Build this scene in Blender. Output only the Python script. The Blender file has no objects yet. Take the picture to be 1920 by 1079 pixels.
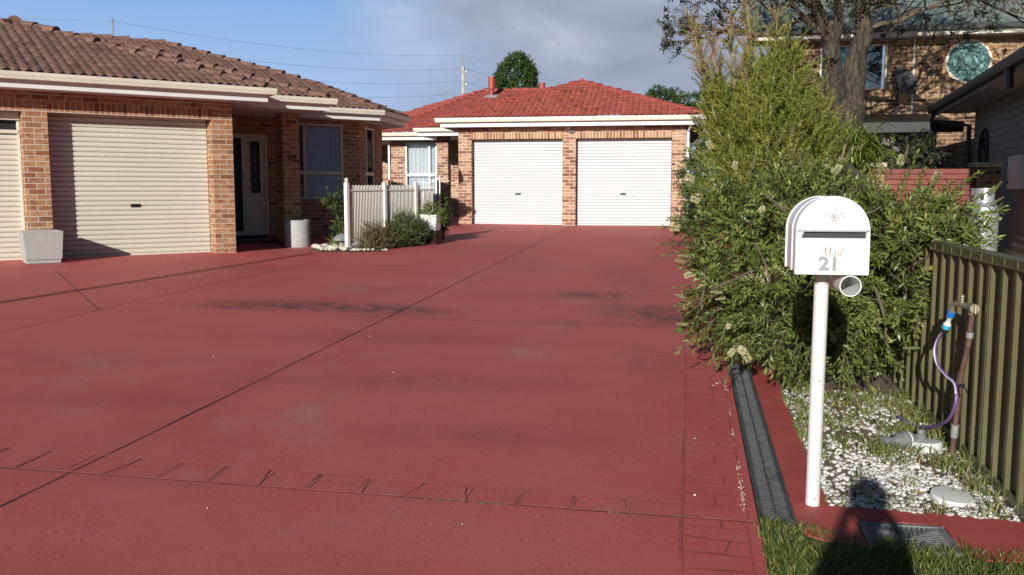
import bpy, bmesh, math, random
import numpy as np
from mathutils import Vector, Matrix, Euler
R_ = math.radians
random.seed(7); rng = np.random.default_rng(7)
scene = bpy.context.scene
COL = scene.collection

# ------------------------------------------------------------------ ground shape
def gz(x, y):
    y = np.clip(y, -20, 45); x = np.clip(x, -16, 16)
    return -0.0264*x + 0.02795*y + 0.00094832*x*y - .06*np.exp(-((x+4.05)**2+(y-17.75)**2)/(2*.75**2))
CD, SD = math.cos(R_(10.9)), math.sin(R_(10.9))
def dw(p, q):                       # driveway frame (p across, q along) -> world x, y
    return p*CD + q*SD, -p*SD + q*CD
def dwz(p, q, h=0.0):
    x, y = dw(p, q); return (x, y, float(gz(x, y)) + h)

# ------------------------------------------------------------------ materials
def new_mat(name):
    m = bpy.data.materials.new(name); m.use_nodes = True
    nt = m.node_tree; b = nt.nodes['Principled BSDF']
    return m, nt, b
def nd(nt, t, **k):
    n = nt.nodes.new(t)
    for a, v in k.items():
        if a in n.inputs.keys() if hasattr(n, 'inputs') else False: n.inputs[a].default_value = v
        else: setattr(n, a, v)
    return n
def mixc(nt, a, b, fac, blend='MIX'):
    n = nt.nodes.new('ShaderNodeMix'); n.data_type = 'RGBA'; n.blend_type = blend
    for i, v in ((6, a), (7, b), (0, fac)):
        if hasattr(v, 'is_linked') or isinstance(v, bpy.types.NodeSocket): nt.links.new(v, n.inputs[i])
        else: n.inputs[i].default_value = v if i == 0 else (*v, 1) if len(v) == 3 else v
    return n.outputs[2]
def math_(nt, op, a, b=0.0, clamp=False):
    n = nt.nodes.new('ShaderNodeMath'); n.operation = op; n.use_clamp = clamp
    for i, v in ((0, a), (1, b)):
        if isinstance(v, bpy.types.NodeSocket): nt.links.new(v, n.inputs[i])
        else: n.inputs[i].default_value = v
    return n.outputs[0]
def noise(nt, vec, scale, detail=4, rough=.55, dist=0.0):
    n = nt.nodes.new('ShaderNodeTexNoise'); n.inputs['Scale'].default_value = scale
    n.inputs['Detail'].default_value = detail; n.inputs['Roughness'].default_value = rough
    n.inputs['Distortion'].default_value = dist
    if vec is not None: nt.links.new(vec, n.inputs['Vector'])
    return n.outputs['Fac']
def ramp(nt, fac, stops, interp='LINEAR'):
    n = nt.nodes.new('ShaderNodeValToRGB'); n.color_ramp.interpolation = interp
    el = n.color_ramp.elements
    while len(el) < len(stops): el.new(0.5)
    for e, (p, c) in zip(el, stops):
        e.position = p; e.color = (*c, 1) if len(c) == 3 else c
    nt.links.new(fac, n.inputs[0]); return n.outputs[0]
def rfac(nt, fac, a, b):            # soft step a..b -> 0..1
    n = nt.nodes.new('ShaderNodeMapRange'); n.interpolation_type = 'SMOOTHSTEP'
    n.inputs[1].default_value = a; n.inputs[2].default_value = b
    nt.links.new(fac, n.inputs[0]); return n.outputs[0]
def bump(nt, b, h, strength=.3, dist=.01):
    n = nt.nodes.new('ShaderNodeBump'); n.inputs['Strength'].default_value = strength
    n.inputs['Distance'].default_value = dist
    nt.links.new(h, n.inputs['Height']); nt.links.new(n.outputs[0], b.inputs['Normal'])
def coord(nt, which='Object'):
    return nt.nodes.new('ShaderNodeTexCoord').outputs[which]
def geopos(nt): return nt.nodes.new('ShaderNodeNewGeometry').outputs['Position']

def plain(name, col, rough=.5, var=.12, scale=6, metal=0.0, bmp=.0, spec=.5, dirt=None, bscale=60):
    m, nt, b = new_mat(name); c = coord(nt)
    f = noise(nt, c, scale, 5, .6)
    f = rfac(nt, f, .25, .75)
    lo = tuple(max(0, x*(1-var)) for x in col); hi = tuple(min(1, x*(1+var)) for x in col)
    out = mixc(nt, lo, hi, f)
    if dirt:
        g = rfac(nt, noise(nt, c, scale*.37, 6, .7), .52, .75)
        out = mixc(nt, out, dirt, math_(nt, 'MULTIPLY', g, .55))
    nt.links.new(out, b.inputs['Base Color'])
    b.inputs['Roughness'].default_value = rough; b.inputs['Metallic'].default_value = metal
    b.inputs['Specular IOR Level'].default_value = spec
    if bmp: bump(nt, b, noise(nt, c, bscale, 4, .6), bmp, .006)
    return m

def brick_mat(name, stops, mortar, flash=None, w=.24, h=.086, offset=.5, voff=0.0, uoff=0.0):
    m, nt, b = new_mat(name)
    uv = coord(nt, 'UV')
    mp = nd(nt, 'ShaderNodeMapping'); mp.inputs['Location'].default_value = (uoff, voff, 0)
    nt.links.new(uv, mp.inputs['Vector']); v = mp.outputs[0]
    br = nd(nt, 'ShaderNodeTexBrick'); nt.links.new(v, br.inputs['Vector'])
    br.offset = offset; br.inputs['Scale'].default_value = 1
    br.inputs['Brick Width'].default_value = w; br.inputs['Row Height'].default_value = h
    br.inputs['Mortar Size'].default_value = .0062; br.inputs['Mortar Smooth'].default_value = .25
    br.inputs['Color1'].default_value = (0, 0, 0, 1); br.inputs['Color2'].default_value = (1, 1, 1, 1)
    br.inputs['Mortar'].default_value = (.5, .5, .5, 1)
    col = ramp(nt, br.outputs['Color'], stops)
    n1 = noise(nt, v, 9, 4, .65); n2 = noise(nt, v, 55, 3, .6)
    if flash:
        sq = nd(nt, 'ShaderNodeMapping'); sq.inputs['Scale'].default_value = (1, 2.6, 1)
        nt.links.new(v, sq.inputs['Vector'])
        f = rfac(nt, noise(nt, sq.outputs[0], 5.2, 2, .5), .56, .68)
        col = mixc(nt, col, flash, math_(nt, 'MULTIPLY', f, .75))
    k = rfac(nt, n1, .2, .8)
    col = mixc(nt, col, mixc(nt, col, (.55, .5, .45), 1.0, 'MULTIPLY'), math_(nt, 'MULTIPLY', math_(nt, 'SUBTRACT', 1, k), .55))
    mo = mixc(nt, tuple(x*.75 for x in mortar), mortar, n2)
    out = mixc(nt, col, mo, br.outputs['Fac'])
    nt.links.new(out, b.inputs['Base Color']); b.inputs['Roughness'].default_value = .88
    b.inputs['Specular IOR Level'].default_value = .25
    hgt = math_(nt, 'SUBTRACT', math_(nt, 'MULTIPLY', n2, .25), br.outputs['Fac'])
    bump(nt, b, hgt, .55, .006)
    return m

def tile_mat(name, cols, dark, moss=None):
    m, nt, b = new_mat(name); c = coord(nt)
    sx = nd(nt, 'ShaderNodeSeparateXYZ'); nt.links.new(c, sx.inputs[0])
    fx = math_(nt, 'FLOOR', math_(nt, 'DIVIDE', sx.outputs[0], .15)); fy = math_(nt, 'FLOOR', math_(nt, 'DIVIDE', sx.outputs[1], .32))
    cb = nd(nt, 'ShaderNodeCombineXYZ'); nt.links.new(fx, cb.inputs[0]); nt.links.new(fy, cb.inputs[1])
    wn = nd(nt, 'ShaderNodeTexWhiteNoise'); nt.links.new(cb.outputs[0], wn.inputs['Vector'])
    col = ramp(nt, wn.outputs['Value'], [(i/(len(cols)-1), q) for i, q in enumerate(cols)])
    f = rfac(nt, noise(nt, c, 3.2, 6, .7), .5, .78)
    col = mixc(nt, col, dark, math_(nt, 'MULTIPLY', f, .6))
    f2 = rfac(nt, noise(nt, c, 38, 4, .7), .52, .72)
    col = mixc(nt, col, tuple(x*.55 for x in cols[0]), math_(nt, 'MULTIPLY', f2, .6))
    if moss:
        f3 = rfac(nt, noise(nt, c, 9, 5, .7), .62, .75)
        col = mixc(nt, col, moss, math_(nt, 'MULTIPLY', f3, .5))
    nt.links.new(col, b.inputs['Base Color']); b.inputs['Roughness'].default_value = .8
    b.inputs['Specular IOR Level'].default_value = .3
    bump(nt, b, noise(nt, c, 90, 3, .6), .25, .004)
    return m

def leaf_mat(name, stops, transl=.25, rough=.5):
    m, nt, b = new_mat(name)
    at = nd(nt, 'ShaderNodeAttribute'); at.attribute_name = 'rnd'
    col = ramp(nt, at.outputs['Fac'], stops)
    nt.links.new(col, b.inputs['Base Color']); b.inputs['Roughness'].default_value = rough
    b.inputs['Specular IOR Level'].default_value = .35
    tr = nd(nt, 'ShaderNodeBsdfTranslucent'); nt.links.new(mixc(nt, col, (1, 1, .45), 1.0, 'MULTIPLY'), tr.inputs[0])
    ms = nd(nt, 'ShaderNodeMixShader'); ms.inputs[0].default_value = transl
    nt.links.new(b.outputs[0], ms.inputs[1]); nt.links.new(tr.outputs[0], ms.inputs[2])
    nt.links.new(ms.outputs[0], nt.nodes['Material Output'].inputs[0])
    return m

def glass_mat(name, tint=(.7, .78, .78), refl=.12):
    m, nt, b = new_mat(name)
    tr = nd(nt, 'ShaderNodeBsdfTransparent'); tr.inputs[0].default_value = (*tint, 1)
    gl = nd(nt, 'ShaderNodeBsdfGlossy'); gl.inputs['Roughness'].default_value = .02
    gl.inputs[0].default_value = (.9, .95, 1, 1)
    fr = nd(nt, 'ShaderNodeFresnel'); fr.inputs[0].default_value = 1.5
    f = math_(nt, 'ADD', fr.outputs[0], refl, True)
    ms = nd(nt, 'ShaderNodeMixShader'); nt.links.new(f, ms.inputs[0])
    nt.links.new(tr.outputs[0], ms.inputs[1]); nt.links.new(gl.outputs[0], ms.inputs[2])
    nt.links.new(ms.outputs[0], nt.nodes['Material Output'].inputs[0]); return m

M = {}
M['brickL'] = brick_mat('brick_tan', [(0, (.20, .085, .05)), (.16, (.35, .18, .095)), (.5, (.41, .22, .115)), (.85, (.47, .27, .145)), (1, (.30, .115, .06))], (.56, .52, .45), flash=(.24, .065, .035))
M['soldierL'] = brick_mat('brick_tan_soldier', [(0, (.20, .08, .045)), (.3, (.38, .19, .10)), (.8, (.42, .22, .12)), (1, (.27, .095, .05))], (.56, .52, .45), offset=0, flash=(.24, .06, .03))
M['brickR'] = brick_mat('brick_mixed', [(0, (.22, .085, .06)), (.28, (.32, .15, .10)), (.45, (.46, .28, .18)), (.8, (.52, .35, .23)), (1, (.29, .125, .09))], (.74, .68, .58), flash=(.23, .085, .05))
M['soldierR'] = brick_mat('brick_mixed_soldier', [(0, (.26, .10, .06)), (.4, (.42, .25, .15)), (.8, (.48, .31, .19)), (1, (.30, .12, .08))], (.80, .75, .66), offset=0)
M['brickH'] = brick_mat('brick_brown', [(0, (.12, .055, .038)), (.3, (.24, .12, .065)), (.6, (.35, .215, .12)), (.85, (.43, .30, .175)), (1, (.19, .08, .05))], (.50, .45, .36), flash=(.17, .06, .035))
M['tileL'] = tile_mat('tile_brown', [(.135, .072, .058), (.175, .096, .078), (.205, .114, .092), (.155, .090, .078)], (.10, .058, .047))
M['tileR'] = tile_mat('tile_red', [(.33, .076, .058), (.37, .090, .067), (.42, .106, .078), (.35, .084, .063)], (.25, .064, .050))
M['capL'] = plain('ridge_brown', (.185, .098, .074), .8, .2, 5, bmp=.2, dirt=(.13, .085, .066))
M['capR'] = plain('ridge_red', (.34, .070, .060), .8, .2, 5, bmp=.2)
M['doorL'] = plain('steel_cream', (.61, .595, .51), .42, .03, 1.5)
M['doorR'] = plain('steel_white', (.55, .56, .565), .42, .03, 1.5)
M['gut'] = plain('gutter_cream', (.64, .60, .50), .4, .06, 3, dirt=(.55, .48, .36))
M['fencewhite'] = plain('powdercoat_cream', (.84, .82, .75), .4, .03, 4)
M['trim'] = plain('trim_white', (.67, .67, .665), .5, .04, 3)
M['trimcream'] = plain('trim_cream', (.62, .57, .47), .45, .05, 3)
M['soffit'] = plain('soffit_board', (.58, .58, .58), .7, .05, 2)
M['dark'] = plain('dark_screen', (.012, .012, .014), .5, .2, 5)
M['room'] = plain('room_dark', (.05, .045, .04), .9, .2, 2)
M['alu'] = plain('aluminium_white', (.78, .79, .80), .35, .03, 4)
M['glass'] = glass_mat('window_glass', (.90, .92, .96), .07)
M['curtain'] = plain('sheer_curtain', (.84, .86, .92), .9, .06, 8)
M['curtainR'] = plain('pleated_curtain', (.74, .75, .70), .9, .06, 8)
M['teal'] = plain('teal_blind', (.10, .27, .25), .7, .25, 2)
M['conc'] = plain('planter_concrete', (.36, .36, .355), .85, .07, 5, bmp=.25, dirt=(.28, .275, .26))
M['drain'] = plain('drain_plastic', (.085, .088, .094), .5, .3, 14, dirt=(.13, .12, .11))
M['black'] = plain('black_plastic', (.018, .018, .019), .45, .2, 8)
M['greyplastic'] = plain('grey_plastic', (.17, .175, .18), .55, .25, 9, dirt=(.2, .19, .17))
M['white'] = plain('enamel_white', (.64, .64, .65), .3, .03, 3, spec=.5, dirt=(.52, .51, .48))
M['pvc'] = plain('pvc_white', (.65, .65, .645), .38, .04, 5, dirt=(.50, .48, .44))
M['galv'] = plain('galvanised', (.42, .43, .44), .45, .15, 12, metal=.5)
M['number'] = plain('vinyl_grey', (.25, .285, .285), .5, .02, 3)
M['script'] = plain('vinyl_taupe', (.22, .16, .145), .5, .02, 3)
M['fgreen'] = plain('colorbond_olive', (.122, .112, .055), .32, .10, 2.5, spec=.55, dirt=(.11, .10, .06))
M['wood'] = plain('bark_grey', (.062, .047, .034), .95, .6, 5, bmp=1.0, bscale=16)
m_, nt_, b__ = new_mat('bark_rough'); c_ = coord(nt_); mp_ = nd(nt_, 'ShaderNodeMapping'); mp_.inputs['Scale'].default_value = (1, 1, .28); nt_.links.new(c_, mp_.inputs[0])
n_a = noise(nt_, mp_.outputs[0], 16, 6, .7, .6); n_b = noise(nt_, c_, 3.2, 5, .65)
nt_.links.new(mixc(nt_, mixc(nt_, (.022, .017, .013), (.105, .078, .056), rfac(nt_, n_a, .36, .66)), (.15, .135, .11), math_(nt_, 'MULTIPLY', rfac(nt_, n_b, .55, .72), .5)), b__.inputs['Base Color']); b__.inputs['Roughness'].default_value = .95; bump(nt_, b__, n_a, 1.0, .05); M['wood'] = m_
M['twig'] = plain('twig_brown', (.20, .15, .105), .9, .3, 9)
M['darktwig'] = plain('twig_dark', (.11, .085, .062), .9, .3, 9)
M['paletwig'] = plain('twig_pale', (.36, .30, .22), .9, .25, 9)
M['copper'] = plain('pipe_old_copper', (.16, .095, .08), .55, .3, 16, metal=.35, dirt=(.25, .2, .18))
M['brass'] = plain('tap_brass', (.34, .29, .20), .45, .25, 20, metal=.6)
M['purple'] = plain('hose_purple', (.16, .09, .26), .4, .15, 9)
M['hosewhite'] = plain('hose_stripe', (.6, .58, .66), .4, .1, 9)
M['blue'] = plain('connector_blue', (.02, .16, .48), .35, .05, 5)
M['cyan'] = plain('connector_cyan', (.06, .42, .66), .35, .05, 5)
M['river'] = plain('river_stone', (.52, .49, .41), .7, .25, 9, bmp=.15)
M['slate'] = plain('lantern_stone', (.20, .21, .22), .85, .2, 12, bmp=.4)
M['redtimber'] = plain('painted_timber_red', (.20, .048, .038), .6, .2, 5, dirt=(.2, .06, .05))
M['cap'] = plain('cap_stone', (.50, .44, .30), .85, .15, 7, bmp=.3)
M['weather'] = plain('weatherboard_grey', (.25, .245, .235), .6, .07, 3)
M['charcoal'] = plain('steel_charcoal', (.022, .026, .028), .4, .15, 4)
M['roofgreen'] = plain('roof_green', (.20, .245, .215), .45, .06, 1.5)
M['vent'] = plain('vent_red', (.33, .055, .04), .5, .1, 6)
M['lead'] = plain('flashing_lead', (.38, .37, .36), .6, .2, 9)
M['polewood'] = plain('pole_timber', (.42, .38, .33), .9, .2, 3)
M['wire'] = plain('wire_dark', (.26, .28, .33), .6, .1, 3)
M['silver'] = plain('cylinder_silver', (.55, .56, .58), .35, .12, 7, metal=.55)
M['bin'] = plain('bin_green', (.015, .045, .032), .45, .2, 5)
M['cloth'] = plain('jacket_dark', (.03, .035, .05), .9, .2, 9)
M['jeans'] = plain('jeans_blue', (.05, .07, .13), .9, .2, 9)
M['skin'] = plain('skin_tone', (.48, .28, .20), .6, .05, 9)
M['hair'] = plain('hair_brown', (.05, .03, .02), .7, .2, 20)
M['soil'] = plain('soil_dark', (.15, .115, .08), .95, .5, 9, bmp=.9, dirt=(.24, .19, .12), bscale=40)
M['lawn'] = plain('lawn_soil', (.07, .075, .03), .95, .5, 9, bmp=.8)
M['land'] = plain('land_grass', (.09, .095, .045), .95, .3, .6, bmp=.3)
M['joint'] = plain('joint_dark', (.085, .032, .034), .9, .4, 3)
M['stencil'] = plain('stencil_line', (.37, .072, .068), .85, .35, 4)
M['stencilpale'] = plain('stencil_lip_highlight', (.55, .17, .15), .8, .25, 5)
M['porch'] = plain('porch_tile', (.035, .018, .016), .4, .2, 5)
M['bottle'] = leaf_mat('leaf_bottlebrush', [(0, (.06, .088, .02)), (.4, (.135, .175, .042)), (.75, (.215, .25, .068)), (.95, (.33, .34, .11)), (1, (.36, .25, .10))], .22, .38)
M['gold'] = leaf_mat('leaf_golden', [(0, (.10, .14, .028)), (.35, (.24, .275, .052)), (.75, (.39, .385, .085)), (1, (.48, .38, .14))], .32, .6)
M['goldtip'] = leaf_mat('leaf_bare_tip', [(0, (.24, .14, .085)), (.6, (.34, .23, .11)), (1, (.38, .34, .10))], .2, .7)
M['dk'] = leaf_mat('leaf_dark_green', [(0, (.022, .048, .012)), (.5, (.05, .095, .022)), (1, (.10, .145, .036))], .2, .5)
M['oldtree'] = leaf_mat('leaf_olive_dark', [(0, (.022, .028, .016)), (.5, (.045, .05, .024)), (.85, (.09, .075, .035)), (1, (.20, .085, .04))], .2, .55)
M['rose'] = leaf_mat('leaf_rosemary', [(0, (.055, .082, .03)), (.5, (.105, .145, .055)), (1, (.165, .20, .08))], .15, .6)
M['dry'] = leaf_mat('leaf_dry_brown', [(0, (.11, .075, .045)), (.5, (.17, .135, .06)), (1, (.17, .17, .06))], .15, .7)
M['strap'] = leaf_mat('leaf_strap', [(0, (.09, .15, .022)), (.5, (.20, .26, .045)), (1, (.36, .38, .09))], .25, .4)
M['grass'] = leaf_mat('grass_blade', [(0, (.06, .09, .018)), (.5, (.125, .165, .032)), (.82, (.21, .23, .06)), (1, (.40, .33, .16))], .25, .5)
M['weed'] = leaf_mat('weed_blade', [(0, (.08, .12, .025)), (.4, (.15, .21, .04)), (.7, (.26, .27, .08)), (1, (.42, .35, .19))], .25, .5)
M['litter'] = leaf_mat('dead_leaf', [(0, (.16, .05, .03)), (.5, (.26, .13, .06)), (1, (.42, .32, .18))], .1, .8)
M['gravel'] = leaf_mat('quartz_gravel', [(0, (.26, .22, .18)), (.18, (.42, .39, .35)), (.5, (.56, .545, .52)), (1, (.72, .71, .69))], 0.0, .6)
M['flower'] = leaf_mat('flower_cream', [(0, (.55, .52, .28)), (.6, (.72, .68, .44)), (1, (.80, .78, .60))], .3, .7)
M['bud'] = leaf_mat('bud_green', [(0, (.26, .30, .13)), (.6, (.38, .40, .20)), (1, (.48, .46, .28))], .1, .7)

# driveway: red sealed concrete
def driveway_mat():
    m, nt, b = new_mat('driveway_red')
    p = geopos(nt)
    big = rfac(nt, noise(nt, p, .33, 5, .6, .6), .32, .68)
    mid = rfac(nt, noise(nt, p, 1.7, 6, .65), .3, .72)
    col = mixc(nt, (.45, .084, .078), (.54, .118, .106), big)
    col = mixc(nt, col, (.50, .142, .128), math_(nt, 'MULTIPLY', mid, .5))
    # dusty worn patches
    dust = rfac(nt, noise(nt, p, .55, 6, .7, 1.2), .56, .74)
    col = mixc(nt, col, (.45, .215, .19), math_(nt, 'MULTIPLY', dust, .6))
    # brake/mildew streaks along the drive
    st = nd(nt, 'ShaderNodeMapping'); st.inputs['Rotation'].default_value = (0, 0, R_(10.9)); st.inputs['Scale'].default_value = (.35, 1.3, 1)
    nt.links.new(p, st.inputs['Vector'])
    streak = rfac(nt, noise(nt, st.outputs[0], 1.1, 6, .72, .5), .57, .80)
    col = mixc(nt, col, (.20, .085, .085), math_(nt, 'MULTIPLY', streak, .5))
    # dark stains where they lie, plus broad soft shadow bands painted in
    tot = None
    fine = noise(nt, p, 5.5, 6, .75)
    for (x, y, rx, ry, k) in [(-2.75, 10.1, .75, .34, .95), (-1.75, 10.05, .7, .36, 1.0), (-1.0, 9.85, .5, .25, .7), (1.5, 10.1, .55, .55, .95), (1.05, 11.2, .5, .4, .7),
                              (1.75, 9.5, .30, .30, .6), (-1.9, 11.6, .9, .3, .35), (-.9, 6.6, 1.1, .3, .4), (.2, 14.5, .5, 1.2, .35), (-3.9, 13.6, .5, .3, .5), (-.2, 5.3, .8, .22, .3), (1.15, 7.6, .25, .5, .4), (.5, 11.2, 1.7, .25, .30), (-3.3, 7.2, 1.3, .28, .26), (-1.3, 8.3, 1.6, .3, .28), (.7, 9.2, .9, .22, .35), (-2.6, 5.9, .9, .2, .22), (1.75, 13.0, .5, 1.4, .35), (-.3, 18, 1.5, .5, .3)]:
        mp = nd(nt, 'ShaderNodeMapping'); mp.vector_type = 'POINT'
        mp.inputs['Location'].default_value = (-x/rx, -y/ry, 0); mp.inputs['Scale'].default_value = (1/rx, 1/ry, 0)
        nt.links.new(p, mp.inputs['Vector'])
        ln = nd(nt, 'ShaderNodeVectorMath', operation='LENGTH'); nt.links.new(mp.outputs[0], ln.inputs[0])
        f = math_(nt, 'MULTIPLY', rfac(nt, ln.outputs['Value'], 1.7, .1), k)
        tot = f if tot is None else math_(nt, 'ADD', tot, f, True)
    stain_shade = math_(nt, 'MULTIPLY', tot, rfac(nt, fine, .32, .62), True)
    col = mixc(nt, col, (.085, .052, .052), math_(nt, 'MULTIPLY', stain_shade, .85))
    # aggregate pits
    vo = nd(nt, 'ShaderNodeTexVoronoi'); vo.inputs['Scale'].default_value = 55; nt.links.new(p, vo.inputs['Vector'])
    pit = rfac(nt, vo.outputs['Distance'], .26, .12)
    pm = rfac(nt, noise(nt, p, 2.3, 4, .7), .30, .58)
    col = mixc(nt, col, (.075, .028, .03), math_(nt, 'MULTIPLY', math_(nt, 'MULTIPLY', pit, pm), .92))
    gr = noise(nt, p, 170, 3, .7)
    col = mixc(nt, col, mixc(nt, col, (.45, .42, .42), 1.0, 'MULTIPLY'), math_(nt, 'MULTIPLY', rfac(nt, gr, .5, .75), .55))
    nt.links.new(col, b.inputs['Base Color'])
    b.inputs['Roughness'].default_value = .66; b.inputs['Specular IOR Level'].default_value = .28
    bump(nt, b, math_(nt, 'SUBTRACT', math_(nt, 'MULTIPLY', gr, .7), math_(nt, 'MULTIPLY', pit, .6)), .35, .006)
    return m
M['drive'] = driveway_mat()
def kerb_mat():
    m, nt, b = new_mat('kerb_red'); p = geopos(nt)
    col = mixc(nt, (.36, .055, .048), (.43, .082, .070), rfac(nt, noise(nt, p, 3.5, 6, .65), .3, .7))
    col = mixc(nt, col, (.17, .05, .045), math_(nt, 'MULTIPLY', rfac(nt, noise(nt, p, 14, 6, .7), .55, .78), .7))
    nt.links.new(col, b.inputs['Base Color']); b.inputs['Roughness'].default_value = .7
    bump(nt, b, noise(nt, p, 120, 4, .7), .4, .005); return m
M['kerb'] = kerb_mat()

# ------------------------------------------------------------------ objects
def tag(o, label=None, cat=None, group=None, kind=None):
    if label: o['label'] = label
    if cat: o['category'] = cat
    if group: o['group'] = group
    if kind: o['kind'] = kind
    return o
def empty(name, loc=(0, 0, 0), rz=0.0, label=None, cat=None, group=None):
    o = bpy.data.objects.new(name, None); COL.objects.link(o)
    o.location = loc; o.rotation_euler = (0, 0, rz); o.empty_display_size = .2
    return tag(o, label, cat, group)
def link_mesh(name, me, mat, parent=None, absolute_z=True):
    o = bpy.data.objects.new(name, me); COL.objects.link(o)
    for m in (mat if isinstance(mat, (list, tuple)) else [mat]): me.materials.append(m)
    if parent is not None:
        o.parent = parent
    return o
class MB:
    def __init__(s): s.v = []; s.f = []; s.mi = []; s.cur = 0
    def add(s, vs, fs):
        n = len(s.v); s.v += [tuple(map(float, p)) for p in vs]
        for f in fs: s.f.append([n+i for i in f]); s.mi.append(s.cur)
        return s
    def box(s, x0, x1, y0, y1, z0, z1):
        return s.add([(x0, y0, z0), (x1, y0, z0), (x1, y1, z0), (x0, y1, z0), (x0, y0, z1), (x1, y0, z1), (x1, y1, z1), (x0, y1, z1)],
                     [(0, 3, 2, 1), (4, 5, 6, 7), (0, 1, 5, 4), (1, 2, 6, 5), (2, 3, 7, 6), (3, 0, 4, 7)])
    def hexa(s, b, t):              # bottom quad, top quad (ccw seen from above)
        return s.add(list(b)+list(t), [(0, 3, 2, 1), (4, 5, 6, 7), (0, 1, 5, 4), (1, 2, 6, 5), (2, 3, 7, 6), (3, 0, 4, 7)])
    def prism(s, poly, z0, z1):
        n = len(poly)
        return s.add([(x, y, z0) for x, y in poly]+[(x, y, z1) for x, y in poly],
                     [tuple(range(n-1, -1, -1)), tuple(range(n, 2*n))]+[(i, (i+1) % n, n+(i+1) % n, n+i) for i in range(n)])
    def extr_y(s, prof, y0, y1):    # profile (x,z), ccw seen from -y
        n = len(prof)
        return s.add([(x, y0, z) for x, z in prof]+[(x, y1, z) for x, z in prof],
                     [tuple(range(n)), tuple(range(2*n-1, n-1, -1))]+[(i, n+i, n+(i+1) % n, (i+1) % n) for i in range(n)])
    def tube(s, pts, r, n=8, caps=True):
        pts = [Vector(p) for p in pts]
        rs = r if isinstance(r, (list, tuple)) else [r]*len(pts)
        up = Vector((0, 0, 1)); rings = []; prev = None
        for i, p in enumerate(pts):
            d = (pts[min(i+1, len(pts)-1)]-pts[max(i-1, 0)])
            if d.length < 1e-9: d = Vector((0, 0, 1))
            d.normalize()
            if prev is None:
                a = d.cross(up if abs(d.z) < .95 else Vector((1, 0, 0)))
            else:
                a = prev-d*prev.dot(d)
            a.normalize(); prev = a; b = d.cross(a)
            rings.append([p+(a*math.cos(2*math.pi*k/n)+b*math.sin(2*math.pi*k/n))*rs[i] for k in range(n)])
        vs = [q for r_ in rings for q in r_]; fs = []
        for i in range(len(rings)-1):
            for k in range(n):
                fs.append((i*n+k, i*n+(k+1) % n, (i+1)*n+(k+1) % n, (i+1)*n+k))
        if caps:
            fs.append(tuple(range(n-1, -1, -1))); fs.append(tuple((len(rings)-1)*n+k for k in range(n)))
        return s.add(vs, fs)
    def lathe(s, prof, c=(0, 0, 0), n=24, axis=None):   # prof (r,z)
        vs = []; q = axis.to_track_quat('Z', 'Y') if axis is not None else None
        for r, z in prof:
            for k in range(n):
                a = 2*math.pi*k/n; p = Vector((r*math.cos(a), r*math.sin(a), z))
                if q is not None: p = q @ p
                vs.append((p.x+c[0], p.y+c[1], p.z+c[2]))
        fs = []
        for i in range(len(prof)-1):
            for k in range(n): fs.append((i*n+k, i*n+(k+1) % n, (i+1)*n+(k+1) % n, (i+1)*n+k))
        ring = prof[0] == prof[-1]
        if prof[0][0] > 1e-6 and not ring: fs.append(tuple(range(n-1, -1, -1)))
        if prof[-1][0] > 1e-6 and not ring: fs.append(tuple((len(prof)-1)*n+k for k in range(n)))
        return s.add(vs, fs)
    def sphere(s, c, r, n=12, m=8, sc=(1, 1, 1)):
        prof = [(math.sin(math.pi*i/m), -math.cos(math.pi*i/m)) for i in range(m+1)]
        k = len(s.v); s.lathe([(max(a, 1e-4)*r, z*r) for a, z in prof], (0, 0, 0), n)
        for i in range(k, len(s.v)):
            x, y, z = s.v[i]; s.v[i] = (x*sc[0]+c[0], y*sc[1]+c[1], z*sc[2]+c[2])
        return s
    def sweep(s, path, prof, closed=False):  # path (x,y) list; prof (off,z): off to the right of travel; mitred
        n = len(prof); P = [Vector((x, y)) for x, y in path]; offs = []
        for i in range(len(P)):
            d1 = (P[i]-P[i-1]).normalized() if i > 0 else None; d2 = (P[i+1]-P[i]).normalized() if i < len(P)-1 else None
            d1 = d1 or d2; d2 = d2 or d1
            n1 = Vector((d1.y, -d1.x)); n2 = Vector((d2.y, -d2.x)); m = (n1+n2).normalized(); m = m/max(m.dot(n1), .3)
            offs.append(m)
        vs = [(P[i].x+offs[i].x*o, P[i].y+offs[i].y*o, z) for i in range(len(P)) for o, z in prof]
        fs = []
        for i in range(len(P)-1):
            for k in range(n): fs.append((i*n+k, i*n+(k+1) % n, (i+1)*n+(k+1) % n, (i+1)*n+k))
        fs.append(tuple(range(n-1, -1, -1))); fs.append(tuple((len(P)-1)*n+k for k in range(n)))
        return s.add(vs, fs)
    def xf(s, mat, start=0):
        for i in range(start, len(s.v)): s.v[i] = tuple(mat @ Vector(s.v[i]))
        return s
    def build(s, name, mat, parent=None, smooth=False, bevel=0.0, autosm=None, vbase=0.0, fixn=True, off=None, rel=False):
        v = np.array(s.v, dtype=np.float64).reshape(-1, 3)
        if off is not None: v = v-np.array(off, dtype=np.float64); rel = True
        me = bpy.data.meshes.new(name); me.from_pydata([tuple(p) for p in v], [], s.f); me.update()
        if fixn:
            bm = bmesh.new(); bm.from_mesh(me); bmesh.ops.recalc_face_normals(bm, faces=bm.faces); bm.to_mesh(me); bm.free()
        for i, p in enumerate(me.polygons): p.material_index = s.mi[i] if i < len(s.mi) else 0
        uv = me.uv_layers.new(name='UVMap')
        co = np.empty(len(me.vertices)*3); me.vertices.foreach_get('co', co); co = co.reshape(-1, 3)
        for p in me.polygons:
            nx, ny, nz = p.normal
            for li in p.loop_indices:
                x, y, z = co[me.loops[li].vertex_index]
                if abs(nz) > .72: uv.data[li].uv = (x, y)
                else:
                    l = math.hypot(nx, ny); uv.data[li].uv = ((-ny*x+nx*y)/l, z-vbase)
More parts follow.
